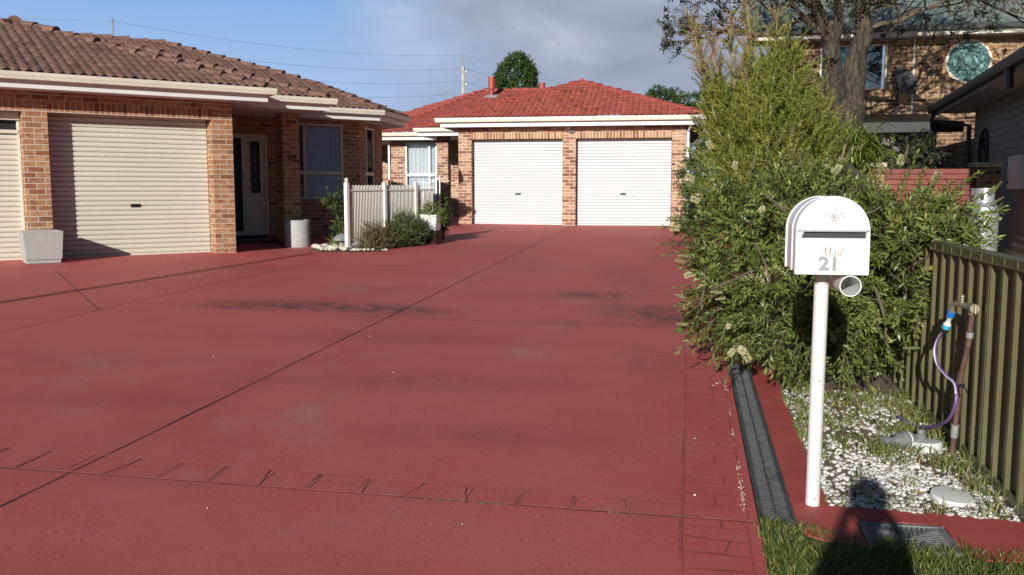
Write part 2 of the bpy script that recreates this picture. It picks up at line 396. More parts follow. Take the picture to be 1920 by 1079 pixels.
        if smooth:
            for p in me.polygons: p.use_smooth = True
        o = link_mesh(name, me, mat, parent)
        if parent is not None and parent.type == 'EMPTY' and not rel: o.location = (0, 0, -parent.location.z)
        if bevel:
            b = o.modifiers.new('bevel', 'BEVEL'); b.width = bevel; b.segments = 2; b.limit_method = 'ANGLE'; b.angle_limit = R_(40)
        if autosm:
            me.set_sharp_from_angle(angle=R_(autosm))
        return o
def flipu(o, s=1):                 # swap UV axes: soldier courses
    uv = o.data.uv_layers[0].data
    for l in uv: l.uv = (l.uv[1], l.uv[0])

def np_mesh(name, V, quads=None, tris=None, rnd=None, mat=None, parent=None, smooth=False):
    me = bpy.data.meshes.new(name)
    q = np.zeros((0, 4), int) if quads is None else np.asarray(quads, int); t = np.zeros((0, 3), int) if tris is None else np.asarray(tris, int)
    me.vertices.add(len(V)); me.vertices.foreach_set('co', np.asarray(V, np.float32).ravel())
    loops = np.concatenate([q.ravel(), t.ravel()]); me.loops.add(len(loops)); me.loops.foreach_set('vertex_index', loops.astype(np.int32))
    nf = len(q)+len(t); me.polygons.add(nf)
    tot = np.concatenate([np.full(len(q), 4), np.full(len(t), 3)]); st = np.concatenate([[0], np.cumsum(tot)[:-1]])
    me.polygons.foreach_set('loop_start', st.astype(np.int32)); me.polygons.foreach_set('loop_total', tot.astype(np.int32))
    if smooth: me.polygons.foreach_set('use_smooth', np.ones(nf, bool))
    me.update(calc_edges=True); me.validate()
    if rnd is not None:
        a = me.attributes.new('rnd', 'FLOAT', 'FACE'); a.data.foreach_set('value', np.asarray(rnd, np.float32))
    o = link_mesh(name, me, mat, parent)
    if parent is not None and getattr(parent, 'type', '') == 'EMPTY':
        o.location = (0, 0, 0)
    return o
def nrm(a): return a/np.maximum(np.linalg.norm(a, axis=-1, keepdims=True), 1e-9)
class Leaves:
    def __init__(s): s.P = []; s.D = []; s.N = []; s.L = []; s.W = []; s.R = []
    def add(s, P, D, N, L, W, Rr):
        n = len(P); s.P.append(np.asarray(P)); s.D.append(np.asarray(D)); s.N.append(np.asarray(N))
        s.L.append(np.broadcast_to(L, n)); s.W.append(np.broadcast_to(W, n)); s.R.append(np.broadcast_to(Rr, n))
    def build(s, name, mat, parent=None, fold=.18, off=(0, 0, 0)):
        P = np.concatenate(s.P)-np.asarray(off); D = nrm(np.concatenate(s.D)); N = np.concatenate(s.N); L = np.concatenate(s.L)[:, None]; W = np.concatenate(s.W)[:, None]; Rr = np.concatenate(s.R)
        S = nrm(np.cross(D, N)); N2 = np.cross(S, D)
        mid = P+D*L*.5
        V = np.stack([P, mid+S*W*.5+N2*W*fold, P+D*L-N2*L*.06, mid-S*W*.5+N2*W*fold], 1).reshape(-1, 3)
        q = np.arange(len(P)*4).reshape(-1, 4)
        return np_mesh(name, V, q, None, np.clip(Rr, 0, 1), mat, parent)
def rand_dirs(n): return nrm(rng.normal(size=(n, 3)))

def blades(name, mat, P, H, W, lean, rnd, parent=None):
    n = len(P); az = rng.uniform(0, 2*np.pi, n); la = rng.uniform(0, 2*np.pi, n)
    S = np.stack([np.cos(az), np.sin(az), 0*az], 1); Ld = np.stack([np.cos(la), np.sin(la), 0*la], 1)
    H = np.broadcast_to(H, n)[:, None]; W = np.broadcast_to(W, n)[:, None]; lean = np.broadcast_to(lean, n)[:, None]
    up = np.array([0, 0, 1.0])
    m1 = P+up*H*.5+Ld*lean*H*.25; tip = P+up*H*(1-.25*lean)+Ld*lean*H*.9
    V = np.stack([P-S*W/2, P+S*W/2, m1+S*W*.4, m1-S*W*.4, tip], 1).reshape(-1, 3)
    b = np.arange(n)[:, None]*5
    return np_mesh(name, V, b+np.array([0, 1, 2, 3]), b+np.array([3, 2, 4]), np.concatenate([rnd, rnd]), mat, parent)

_ico = None
def ico(sub=1):
    bm = bmesh.new(); bmesh.ops.create_icosphere(bm, subdivisions=sub, radius=1)
    v = np.array([p.co[:] for p in bm.verts]); f = np.array([[x.index for x in q.verts] for q in bm.faces]); bm.free(); return v, f
def stones(name, mat, P, size, flat=(.55, .9), parent=None, sub=1, jag=.18, rnd=None):
    v, f = ico(sub); n = len(P); k = len(v)
    V = np.broadcast_to(v, (n, k, 3))*(1+rng.normal(0, jag, (n, k, 1)))
    sc = np.stack([rng.uniform(.8, 1.3, n), rng.uniform(.6, 1.0, n), rng.uniform(*flat, n)], 1)[:, None, :]
    V = V*sc*np.broadcast_to(size, n)[:, None, None]
    a = rng.uniform(0, 2*np.pi, n); c, s = np.cos(a), np.sin(a); tx = rng.normal(0, .35, n)
    x, y, z = V[..., 0], V[..., 1], V[..., 2]
    y2 = y*np.cos(tx)[:, None]-z*np.sin(tx)[:, None]; z2 = y*np.sin(tx)[:, None]+z*np.cos(tx)[:, None]
    V = np.stack([x*c[:, None]-y2*s[:, None], x*s[:, None]+y2*c[:, None], z2], -1)+P[:, None, :]
    F = (f[None]+(np.arange(n)*k)[:, None, None]).reshape(-1, 3)
    rr = np.repeat(rng.uniform(0, 1, n) if rnd is None else rnd, len(f))
    return np_mesh(name, V.reshape(-1, 3), None, F, rr, mat, parent)

# ------------------------------------------------------------------ building helpers
def walls(mb, x0, x1, z0, z1, y0, y1, holes=()):
    xs = sorted({x0, x1, *[h[0] for h in holes], *[h[1] for h in holes]})
    for a, b in zip(xs[:-1], xs[1:]):
        hs = sorted([h for h in holes if h[0] <= a+1e-6 and h[1] >= b-1e-6], key=lambda h: h[2]); z = z0
        for h in hs:
            if h[2] > z+1e-4: mb.box(a, b, y0, y1, z, h[2])
            z = h[3]
        if z < z1-1e-4: mb.box(a, b, y0, y1, z, z1)
def roller_door(parent, x0, x1, z0, z1, y, mat, p=.0805, vis=True):
    mb = MB(); prof = []
    z = z0
    while z < z1-.02:
        prof += [(z, .020), (z+.006, .020), (z+.010, -.002), (z+.030, -.011), (z+.058, -.012), (z+.071, -.010), (z+.0755, .010)]; z += p
    prof = [q for q in prof if q[0] <= z1]+[(z1, .01)]
    n = len(prof); vs = [(x0, y+o, zz) for zz, o in prof]+[(x1, y+o, zz) for zz, o in prof]
    mb.add(vs, [(i, n+i, n+i+1, i+1) for i in range(n-1)])
    mb.box(x0, x1, y-.018, y+.012, z0-.035, z0+.004)
    d = mb.build('garage_door', mat, parent)
    return d
def door_handle(door, x, y, z):
    h = MB(); h.box(x-.075, x+.075, y-.022, y-.011, z-.028, z+.028); h.box(x-.055, x+.02, y-.035, y-.022, z-.013, z+.013)
    h.lathe([(.014, 0), (.014, .018)], (x+.045, y-.034, z), 10, Vector((0, 1, 0)))
    return h.build('handle', M['black'], door)
GUT = [(0.0, .0), (.10, .0), (.112, .008), (.118, .05), (.124, .062), (.124, .112), (.112, .118), (.108, .105), (.10, .10), (.0, .105)]
def gutter(parent, path, z, mat): return MB().sweep(path, [(o+.002, z+h) for o, h in GUT]).build('gutter', mat, parent)
def fascia(parent, path, z0, z1, mat): return MB().sweep(path, [(-.022, z0), (0, z0), (0, z1), (-.022, z1)]).build('fascia', mat, parent)

def tile_plane(name, mat, parent, org, rotz, pitch, poly, x0, x1, ly, p=.15, c=.32, hump=.034, lift=.034):
    """roof face: x along the eave, y up the slope; poly clips it in those coordinates (convex, ccw)"""
    nx = int((x1-x0)/p*8)+1; xs = np.linspace(x0, x1, nx)
    ys, lf = [], []
    k = 0
    while k*c < ly:
        y = k*c
        if k: ys.append(y-.002); lf.append(0.0)
        ys.append(y); lf.append(lift); ys.append(y+c*.5); lf.append(lift*.5); k += 1
    ys.append(k*c); lf.append(0.0)
    ys = np.array(ys); lf = np.array(lf)
    hx = hump*np.abs(np.sin(np.pi*(xs/p)))**.75
    jit = rng.normal(0, .004, (len(ys)//3+2, nx))
    X, Y = np.meshgrid(xs, ys); Z = lf[:, None]+hx[None, :]*(.85+.15*(lf[:, None] > .02))
    tid = np.floor(xs/p).astype(int); cid = np.floor((ys+.001)/c).astype(int)
    tj = rng.normal(0, .0045, (cid.max()+2, tid.max()-tid.min()+2)); Z = Z+tj[cid][:, tid-tid.min()]
    V = np.stack([X, Y, Z], -1).reshape(-1, 3); m, n = len(ys), nx
    i = np.arange(m-1)[:, None]*n+np.arange(n-1)[None]; q = np.stack([i, i+1, i+n+1, i+n], -1).reshape(-1, 4)
    o = np_mesh(name, V, q, None, None, mat, parent)
    bm = bmesh.new(); bm.from_mesh(o.data)
    for a, b in zip(poly, poly[1:]+poly[:1]):
        d = Vector((b[0]-a[0], b[1]-a[1], 0)); nr = Vector((d.y, -d.x, 0)).normalized()
        bmesh.ops.bisect_plane(bm, geom=bm.verts[:]+bm.edges[:]+bm.faces[:], plane_co=(a[0], a[1], 0), plane_no=nr, clear_outer=True)
    bm.to_mesh(o.data); bm.free()
    for pl in o.data.polygons: pl.use_smooth = True
    o.data.set_sharp_from_angle(angle=R_(38))
    ox, oy, oz = org
    o.matrix_local = Matrix.Translation((ox, oy, oz-parent.location.z)) @ Matrix.Rotation(rotz, 4, 'Z') @ Matrix.Rotation(pitch, 4, 'X')
    return o
def ridge_caps(parent, a, b, mat, r=.12, seg=.40, up=.0):
    a, b = Vector(a), Vector(b); a = a+(b-a).normalized()*(.20 if a.z < b.z-.05 else 0); L = (b-a).length; n = max(1, round(L/seg)); mb = MB(); d = (b-a)/n
    dn = d.normalized(); side = dn.cross(Vector((0, 0, 1))).normalized(); nr = side.cross(dn).normalized()
    for i in range(n):
        j = rng.normal(0, .006, 2); rings = []
        for t, rr, lift in ((-.06, r*1.10, .03), (.02, r*1.06, .024), (1.0, r*.92, 0)):
            c = a+d*i+dn*(t*seg if t < 0 else t*d.length)+nr*(up+lift-.05+j[0])+side*j[1]
            rings.append([c+side*(math.cos(k*math.pi/8)*rr)+nr*(math.sin(k*math.pi/8)*rr*.95-(.06 if k in (0, 8) else 0)) for k in range(9)])
        vs = [q for g in rings for q in g]; fs = [(x*9+k, x*9+k+1, x*9+9+k+1, x*9+9+k) for x in range(2) for k in range(8)]
        fs += [tuple(range(9))]
        mb.add(vs, fs)
    return mb.build('ridge_cap', mat, parent, autosm=40, smooth=True)
def curtain(parent, x0, x1, z0, z1, y, mat, n=None, amp=.018, per=.11):
    n = int((x1-x0)/.012); xs = np.linspace(x0, x1, n)
    ph = xs/per*2*np.pi+np.sin(xs*7)*.8; yy = y+amp*np.sin(ph)+.005*np.sin(ph*2.3)
    V = np.concatenate([np.stack([xs, yy, 0*xs+z0], 1), np.stack([xs, yy, 0*xs+z1], 1)])
    if parent.type == 'EMPTY': V[:, 2] -= parent.location.z
    i = np.arange(n-1); return np_mesh('curtain', V, np.stack([i, i+1, n+i+1, n+i], 1), None, None, mat, parent, True)
def frame_boxes(mb, x0, x1, z0, z1, y0, y1, w, vs=(), hs=()):
    mb.box(x0, x0+w, y0, y1, z0, z1); mb.box(x1-w, x1, y0, y1, z0, z1)
    mb.box(x0+w, x1-w, y0, y1, z0, z0+w); mb.box(x0+w, x1-w, y0, y1, z1-w, z1)
    zs = [z0+w]+[q for h in hs for q in h]+[z1-w]
    for a, b in hs: mb.box(x0+w, x1-w, y0+.002, y1-.002, a, b)
    for a, b in vs:
        for k in range(0, len(zs), 2): mb.box(a, b, y0+.004, y1-.004, zs[k], zs[k+1])

# ------------------------------------------------------------------ left house, brown tiled roof (local: s along the front, d into the house)
LO = (-4.8972, 16.1727); LB = .505
LH = empty('brick_house', (LO[0], LO[1], LB), R_(35.4), 'tan brick house with a brown tiled roof, cream roller doors and a shaded porch', 'house')
w = MB()
walls(w, -6.20, 0, .35, 3.126, 0, .35, [(-5.845, -3.275, .35, 2.999), (-2.92, -.355, .35, 2.999)])
w.box(-.11, 0, .35, 3.6, .35, 3.126); w.box(-6.2, -6.09, .35, 9, .35, 3.126)
walls(w, -.0+.0, 3.82, .35, 3.126, 2.85, 2.96, [(.30, 1.66, .35, 2.77), (2.0, 3.44, 1.40, 3.06)])
w.box(1.50, 1.855, 1.5, 1.85, .35, 3.126)
LW = w.build('wall', M['brickL'], LH, vbase=LB)
q = 2**-.5
def cant(a, b=0.0): return (3.82+q*a-q*b, 2.85+q*a+q*b)   # along the canted wall a, inwards b
c = MB()
for a0, a1, z0, z1 in ((0, .40, .35, 3.126), (1.10, 1.70, .35, 3.126), (.40, 1.10, .35, 1.40), (.40, 1.10, 3.05, 3.126)):
    p = [cant(a0, 0), cant(a1, 0), cant(a1, .11), cant(a0, .11)]
    c.prism(p, z0, z1)
e = cant(1.70); c.prism([(e[0], e[1]), (e[0]+.001, e[1]+6), (e[0]-.11, e[1]+6), (e[0]-.11, e[1]+.02)], .35, 3.126)
c.build('wall', M['brickL'], LH, vbase=LB)
li = MB(); li.box(-5.845, -3.275, 0, .11, 2.827, 2.999); li.box(-2.92, -.355, 0, .11, 2.827, 2.999)
o = li.build('lintel', M['soldierL'], LH, vbase=LB); flipu(o)
for l in o.data.uv_layers[0].data: l.uv = (l.uv[0]-(2.827-LB)+.034, l.uv[1])
MB().box(-5.845, -3.275, .001, .08, 2.819, 2.8265).box(-2.92, -.355, .001, .08, 2.819, 2.8265).build('lintel_bar', M['trimcream'], LH)
for b_ in ((-5.84, -3.28, .36, .38), (-2.915, -.36, .36, .38), (.0, 1.8, 3.4, 3.42), (1.8, 3.7, 3.9, 3.92), (1.78, 1.80, 2.97, 3.9)): MB().box(*b_, .4, 3.1).build('inner_wall', M['room'], LH)
d1 = roller_door(LH, -2.91, -.365, .535, 2.96, .30, M['doorL']); door_handle(d1, -1.60, .30, 1.345)
d2 = roller_door(LH, -5.83, -3.32, .535, 2.49, .30, M['doorL']); door_handle(d2, -4.6, .30, 1.345)
MB().box(-5.84, -3.28, .22, .33, 2.69, 2.826).box(-5.84, -3.30, .25, .30, 2.485, 2.54).box(-3.318, -3.278, .26, .33, .5, 2.69).build('door_head', M['doorL'], LH, bevel=.006)
MB().box(-5.84, -3.28, .325, .335, 2.5, 2.72).build('door_gap', M['dark'], LH)
ep = [(-7.4, -.50), (.47, -.50), (.47, .55), (2.08, .55), (2.08, 2.25), (4.05, 2.25), (5.43, 3.63), (5.43, 9)]
fascia(LH, ep, 3.122, 3.31, M['trim']); gutter(LH, ep, 3.234, M['gut'])
MB().prism([(-7.38, -.482), (.452, -.482), (.452, .568), (2.062, .568), (2.062, 2.268), (4.043, 2.268), (5.412, 3.637), (5.412, 8.9), (-7.38, 8.9)], 3.129, 3.14).build('soffit', M['soffit'], LH)
# roof faces
T = math.tan(R_(20.5)); C_ = math.cos(R_(20.5)); Z0 = 3.318
def Lplane(x_left, x_right, d, poly, ly): return tile_plane('roof', M['tileL'], LH, (0, d, Z0), 0, R_(20.5), poly, x_left, x_right, ly, hump=.047, lift=.022)
s1, dd1 = .58, -.57; hw = 3.5
Lplane(s1-2*hw, s1, dd1, [(s1-2*hw, 0), (s1, 0), (s1-hw, hw/C_)], hw/C_)
s2, dd2 = 2.19, .48; h2 = 3.1
Lplane(s2-7, s2, dd2, [(s2-7, 0), (s2, 0), (s2-h2, h2/C_), (s2-7, h2/C_)], h2/C_)
s3, dd3 = 4.14, 2.18; tn = math.tan(R_(22.5)); t3 = 2.2; h3 = 4.7
Lplane(s3-9, s3, dd3, [(s3-9, 0), (s3, 0), (s3-tn*t3, t3/C_), (s3-tn*t3-(h3-t3), h3/C_), (s3-9, h3/C_)], h3/C_)
wc = 2*tn*t3
tile_plane('roof', M['tileL'], LH, (s3, dd3, Z0), R_(45), R_(20.5), [(0, 0), (wc, 0), (wc/2, t3/C_)], 0, wc, t3/C_, hump=.047, lift=.022)
A3 = (s3-tn*t3, dd3+t3, Z0+t3*T); B3 = (s3-tn*t3-(h3-t3), dd3+h3, Z0+h3*T)
# faces turned away from the drive: plain sheets
fl = MB()
fl.add([(s1, dd1, Z0), (s1-hw, dd1+hw, Z0+hw*T), (s1-hw, 9, Z0+hw*T), (s1, 9, Z0)], [(0, 3, 2, 1)])
fl.add([(s1-2*hw, dd1, Z0), (s1-hw, dd1+hw, Z0+hw*T), (s1-hw, 9, Z0+hw*T), (s1-2*hw, 9, Z0)], [(0, 1, 2, 3)])
fl.add([(s2, dd2, Z0), (s2-h2, dd2+h2, Z0+h2*T), (s2-h2, 9, Z0+h2*T), (s2, 9, Z0)], [(0, 3, 2, 1)])
e5 = (s3+q*wc, dd3+q*wc, Z0)
fl.add([e5, A3, B3, (B3[0], 12, B3[2]), (e5[0], 12, Z0)], [(0, 4, 3, 2, 1)])
fl.add([B3, (B3[0], 12, B3[2]), (-4, 12, B3[2]-1.5), (-4, B3[1]+4, B3[2]-1.5)], [(0, 1, 2, 3)])
fl.build('roof', M['tileL'], LH)
ridge_caps(LH, (s1, dd1, Z0), (s1-hw, dd1+hw, Z0+hw*T), M['capL'])
ridge_caps(LH, (s1-hw, dd1+hw, Z0+hw*T), (s1-hw, dd1+hw+3, Z0+hw*T), M['capL'])
ridge_caps(LH, (s1-2*hw, dd1, Z0), (s1-hw, dd1+hw, Z0+hw*T), M['capL'])
ridge_caps(LH, (s2, dd2, Z0), (s2-h2, dd2+h2, Z0+h2*T), M['capL'])
ridge_caps(LH, (s2-h2, dd2+h2, Z0+h2*T), (s2-h2-2.5, dd2+h2, Z0+h2*T), M['capL'])
ridge_caps(LH, (s3, dd3, Z0), A3, M['capL']); ridge_caps(LH, A3, B3, M['capL']); ridge_caps(LH, e5, A3, M['capL'])
ridge_caps(LH, B3, (B3[0]-4, B3[1], B3[2]), M['capL'])
# porch
MB().box(0.002, 2.2, 1.86, 2.849, .38, .60).box(.302, 1.658, 2.852, 2.95, .4, .657).build('porch_floor', M['porch'], LH)
fd = MB(); frame_boxes(fd, .30, 1.205, .66, 2.77, 2.80, 2.86, .09)
fd = fd.build('front_door', M['trimcream'], LH, bevel=.005)
MB().box(.39, 1.115, 2.83, 2.845, .75, 2.68).build('screen', M['dark'], fd)
hd = MB(); hd.box(1.15, 1.175, 2.785, 2.80, 1.80, 1.98); hd.tube([(1.16, 2.78, 1.90), (1.16, 2.755, 1.90), (1.05, 2.752, 1.90)], .011, 8); hd.build('handle', M['galv'], fd)
sl = MB(); sl.box(1.205, 1.66, 2.815, 2.86, .66, 2.77); sl.box(1.61, 1.66, 2.79, 2.815, .66, 2.77); sl.box(1.205, 1.61, 2.79, 2.815, 2.70, 2.77)
for z0, z1 in ((.82, 1.06), (1.10, 1.40)): frame_boxes(sl, 1.27, 1.53, z0, z1, 2.806, 2.815, .02)
frame_boxes(sl, 1.27, 1.53, 1.52, 2.64, 2.803, 2.815, .025)
sl = sl.build('sidelight', M['trimcream'], LH, bevel=.004)
MB().box(1.295, 1.505, 2.808, 2.8145, 1.545, 2.615).build('glass', M['black'], sl)
cm = MB()
for k in range(7):
    z = 1.72+k*.11; x = 1.40+(.04 if k % 2 else -.04)
    cm.tube([(x+.05*math.cos(t), 2.806, z+.07*math.sin(t)) for t in np.linspace(0, 4.6, 9)], .005, 5)
cm.build('glass_leading', M['galv'], sl)
# big window beside the porch
wf = MB(); frame_boxes(wf, 2.0, 3.44, 1.405, 3.055, 2.862, 2.93, .055, [(2.50, 2.56)], [(1.945, 2.02)])
wf = wf.build('window', M['trimcream'], LH, bevel=.004)
MB().box(2.05, 3.39, 2.893, 2.897, 1.45, 3.0).build('pane', M['glass'], wf)
curtain(wf, 2.52, 3.40, 1.45, 3.0, 2.99, M['curtain']); curtain(wf, 2.03, 2.14, 1.45, 3.0, 2.98, M['curtain'])
MB().box(1.97, 3.47, 2.80, 2.90, 1.315, 1.40).build('sill', M['brickL'], wf, vbase=LB)
# window in the canted corner
k = MB()
st = len(k.v); frame_boxes(k, .40, 1.10, 1.405, 3.045, .012, .08, .05, [(.56, .60)], [(1.945, 2.02)])
CM = Matrix.Translation((3.82, 2.85, 0)) @ Matrix.Rotation(R_(45), 4, 'Z'); k.xf(CM)
k = k.build('window', M['trimcream'], LH)
MB().box(.44, 1.06, .038, .042, 1.45, 3.0).xf(CM).build('pane', M['glass'], k)
MB().box(.42, .56, .10, .12, 1.45, 3.0).xf(CM).build('curtain', M['curtain'], k)
MB().box(.2, 1.3, .5, .52, .5, 3.1).xf(CM).build('inner_wall', M['room'], LH)
# house number on the porch pier
def text(body, size, loc, rot, mat, parent, name, ext=.004, offset=0.0, sx=1.0, shear=0.0):
    cu = bpy.data.curves.new(name, 'FONT'); cu.body = body; cu.size = size; cu.extrude = ext; cu.offset = offset; cu.shear = shear
    cu.align_x = 'CENTER'; cu.align_y = 'BOTTOM'
    o = bpy.data.objects.new(name, cu); COL.objects.link(o); cu.materials.append(mat); o.parent = parent
    bpy.context.view_layer.update()
    me = bpy.data.meshes.new_from_object(o.evaluated_get(bpy.context.evaluated_depsgraph_get())); bpy.data.objects.remove(o)
    o = bpy.data.objects.new(name, me); COL.objects.link(o); o.parent = parent
    o.location = loc; o.rotation_euler = rot; o.scale = (sx, 1, 1); return o
text('2A', .17, (1.68, 1.494, 2.16-LB), (R_(90), 0, 0), M['black'], LH, 'house_number')

# ------------------------------------------------------------------ far house, red tiled roof
RO = (1.5139, 24.2328); RB = .68
RH = empty('brick_house', (RO[0], RO[1], RB), R_(-9.6), 'brick house with a red tiled roof and two white roller doors', 'house')
w = MB()
walls(w, -2.995, 3.005, .45, 3.258, 0, .35, [(-2.64, -.185, .45, 3.131), (.165, 2.655, .45, 3.131)])
w.box(-2.995, -2.885, .35, 9, .45, 3.258); w.box(2.895, 3.005, .35, 9, .45, 3.258)
w.box(-4.575, -4.21, 3.85, 4.2, .45, 3.258)
walls(w, -6.70, -2.995, .45, 3.258, 5.9, 6.01, [(-6.19, -5.10, 1.25, 3.205), (-4.2, -3.3, .7, 2.9)])
w.build('wall', M['brickR'], RH, vbase=RB)
w = MB(); w.box(-6.70, -6.59, 6.01, 12, .45, 3.258); w.box(-9.6, -6.70, 8.8, 8.91, .45, 3.258)
w.build('wall', M['brickR'], RH, vbase=RB)
li = MB(); li.box(-2.64, -.185, 0, .11, 2.958, 3.131); li.box(.165, 2.655, 0, .11, 2.958, 3.131)
o = li.build('lintel', M['soldierR'], RH, vbase=RB); flipu(o)
for l in o.data.uv_layers[0].data: l.uv = (l.uv[0]-(2.958-RB)+.034, l.uv[1])
for b_ in ((-2.64, -.185, .34, .36), (.165, 2.655, .34, .36), (-6.6, -3.0, 6.9, 6.92)): MB().box(*b_, .6, 3.15).build('inner_wall', M['room'], RH)
d1 = roller_door(RH, -2.63, -.195, .71, 3.05, .24, M['doorR']); door_handle(d1, -1.41, .24, 1.505)
d2 = roller_door(RH, .175, 2.645, .71, 3.05, .24, M['doorR']); door_handle(d2, 1.405, .24, 1.505)
ep = [(-8.9, 7.6), (-6.9, 5.3), (-5.0, 5.3), (-5.0, 3.25), (-3.40, 3.25), (-3.40, -.36), (3.46, -.36), (3.46, 9)]
fascia(RH, ep, 3.258, 3.44, M['trim']); gutter(RH, ep, 3.376, M['gut'])
MB().prism([(-8.8, 7.6), (-6.89, 5.318), (-4.98, 5.318), (-4.98, 3.268), (-3.38, 3.268), (-3.38, -.342), (3.44, -.342), (3.44, 9), (-8.8, 9)], 3.264, 3.274).build('soffit', M['soffit'], RH)
T = math.tan(R_(20)); C_ = math.cos(R_(20)); Z0 = 3.475
def Rplane(xl, xr, d, poly, ly, pt=20): return tile_plane('roof', M['tileR'], RH, (0, d, Z0), 0, R_(pt), poly, xl, xr, ly, hump=.052, lift=.007)
hw = 3.54; a0, a1, d0 = -3.52, 3.58, -.44
Rplane(a0, a1, d0, [(a0, 0), (a1, 0), (0.02, hw/C_)], hw/C_)
b0, db = -5.1, 3.17; h2 = 3.0
Rplane(b0, b0+4.6, db, [(b0, 0), (b0+4.6, 0), (b0+4.6, h2/C_), (b0+h2, h2/C_)], h2/C_)
P3 = 18.4; T3 = math.tan(R_(P3)); K3 = math.cos(R_(P3)); g0, dg = -6.95, 5.22; h3 = 5.9
Rplane(g0, -.3, dg, [(g0, 0), (-.3, 0), (-.3, h3/K3), (g0+tn*h3, h3/K3)], h3/K3, P3)
wc = 2*tn*h3
tile_plane('roof', M['tileR'], RH, (g0-q*wc, dg+q*wc, Z0), R_(-45), R_(P3), [(0, 0), (wc, 0), (wc/2, h3/K3)], 0, wc, h3/K3, hump=.052, lift=.007)
ap = (g0+tn*h3, dg+h3, Z0+h3*T3)
fl = MB(); za = Z0+hw*T
fl.add([(a0, d0, Z0), (.02, d0+hw, za), (.02, 12, za), (a0, 12, Z0)], [(0, 1, 2, 3)])
fl.add([(a1, d0, Z0), (.02, d0+hw, za), (.02, 12, za), (a1, 12, Z0)], [(0, 3, 2, 1)])
fl.add([ap, (-.3, ap[1], ap[2]), (-.3, 17, Z0), (ap[0]-3, 17, Z0)], [(0, 1, 2, 3)])
fl.add([(b0, db, Z0), (b0+h2, db+h2, Z0+h2*T), (b0+h2, 9, Z0+h2*T), (b0, 9, Z0)], [(0, 1, 2, 3)])
fl.build('roof', M['tileR'], RH)
apx = (.02, d0+hw, za)
ridge_caps(RH, (a0, d0, Z0), apx, M['capR']); ridge_caps(RH, (a1, d0, Z0), apx, M['capR']); ridge_caps(RH, apx, (.02, 7, za), M['capR'])
ridge_caps(RH, (g0, dg, Z0), ap, M['capR']); ridge_caps(RH, ap, (-.3, ap[1], ap[2]), M['capR'])
ridge_caps(RH, (g0-q*wc, dg+q*wc, Z0), ap, M['capR']); ridge_caps(RH, (b0, db, Z0), (b0+1.2, db+1.2, Z0+1.2*T), M['capR'])
def vent(s, d, top, zb):
    v = MB(); v.lathe([(.07, zb-.2), (.07, zb+.28), (.085, zb+.28), (.125, zb+.30), (.13, top-.05), (.13, top), (.115, top), (.112, top-.03)], (s, d, 0), 18); v.lathe([(.001, top-.031), (.112, top-.03)], (s, d, 0), 18)
    v = v.build('roof_vent', M['vent'], RH, smooth=True, autosm=40)
    f = MB()
    for a in range(14):
        t = a*2*math.pi/14; r = .26+.03*((a*7) % 3); f.add([(s, d, zb+.10), (s+r*math.cos(t), d+r*math.sin(t), zb+r*math.sin(t)*T3+.055), (s+r*math.cos(t+.46), d+r*math.sin(t+.46), zb+r*math.sin(t+.46)*T3+.055)], [(0, 1, 2)])
    f.build('flashing', M['lead'], v)
vent(-4.0, 10.0, 5.82, Z0+(10.0-dg)*T3); vent(-2.45, 12.6, 5.86, 4.9)
# front window and porch of the far house
wf = MB(); frame_boxes(wf, -6.19, -5.10, 1.25, 3.205, 5.915, 5.985, .05, [(-5.385, -5.33)], [(2.075, 2.165)])
wf = wf.build('window', M['alu'], RH)
MB().box(-6.15, -5.14, 5.945, 5.95, 1.3, 3.16).build('pane', M['glass'], wf)
curtain(wf, -6.12, -5.15, 1.3, 3.16, 6.06, M['curtainR'], amp=.022, per=.13)
fd = MB(); frame_boxes(fd, -4.2, -3.3, .7, 2.9, 5.92, 5.98, .06); fd = fd.build('front_door', M['alu'], RH)
MB().box(-4.14, -3.36, 5.94, 5.955, .76, 2.84).build('screen', M['dark'], fd)
MB().box(-3.42, -3.36, 4.25, 4.31, .7, 3.2).build('downpipe', M['alu'], RH)
MB().box(-6.76, -6.705, 5.80, 5.86, 1.0, 3.24).build('downpipe', M['alu'], RH)
MB().tube([(3.06, .08, .66), (3.06, .08, 3.1), (3.15, -.3, 3.3)], .042, 8).build('downpipe', M['alu'], RH)
lt = MB(); lt.lathe([(.05, 0), (.055, .02), (.06, .05)], (-.05, 0, 3.225), 14, Vector((0, -1, 0))); lt.lathe([(.001, .045), (.03, .051)], (-.05, 0, 3.225), 12, Vector((0, -1, 0)))
lt = lt.build('security_light', M['alu'], RH, smooth=True, autosm=40)
MB().lathe([(.001, .052), (.022, .053), (.024, .048)], (-.05, 0, 3.225), 12, Vector((0, -1, 0))).build('lamp_lens', M['black'], lt)
MB().box(-.01, .11, -.08, 0, 3.10, 3.15).build('sensor', M['black'], lt)

# ------------------------------------------------------------------ two-storey house behind the trees on the right (local x along its front, y into it)
HO = (9.0, 22.38); HB = .35
HH = empty('two_storey_house', (HO[0], HO[1], HB), R_(-12), 'two-storey brown brick house with a green metal roof and a round teal window', 'house')
w = MB(); walls(w, -2.62, 6, .3, 5.20, 0, .2, [(-1.52, .02, 4.02, 5.10)])
RWX, RWZ, RWR = 1.83, 4.63, .475
w.box(-2.62, -2.42, .2, 9, .3, 5.2)
w.build('wall', M['brickH'], HH, vbase=HB)
MB().box(-1.5, 0, .55, .57, 3.9, 5.15).build('inner_wall', M['room'], HH)
wf = MB(); frame_boxes(wf, -1.52, .02, 4.02, 5.10, .02, .09, .045, [(-.78, -.73)]); wf = wf.build('window', M['trimcream'], HH)
MB().box(-1.48, -.02, .05, .054, 4.06, 5.06).build('pane', M['glass'], wf)
MB().box(-1.46, -.36, .12, .13, 4.06, 5.06).build('blind', M['teal'], wf)
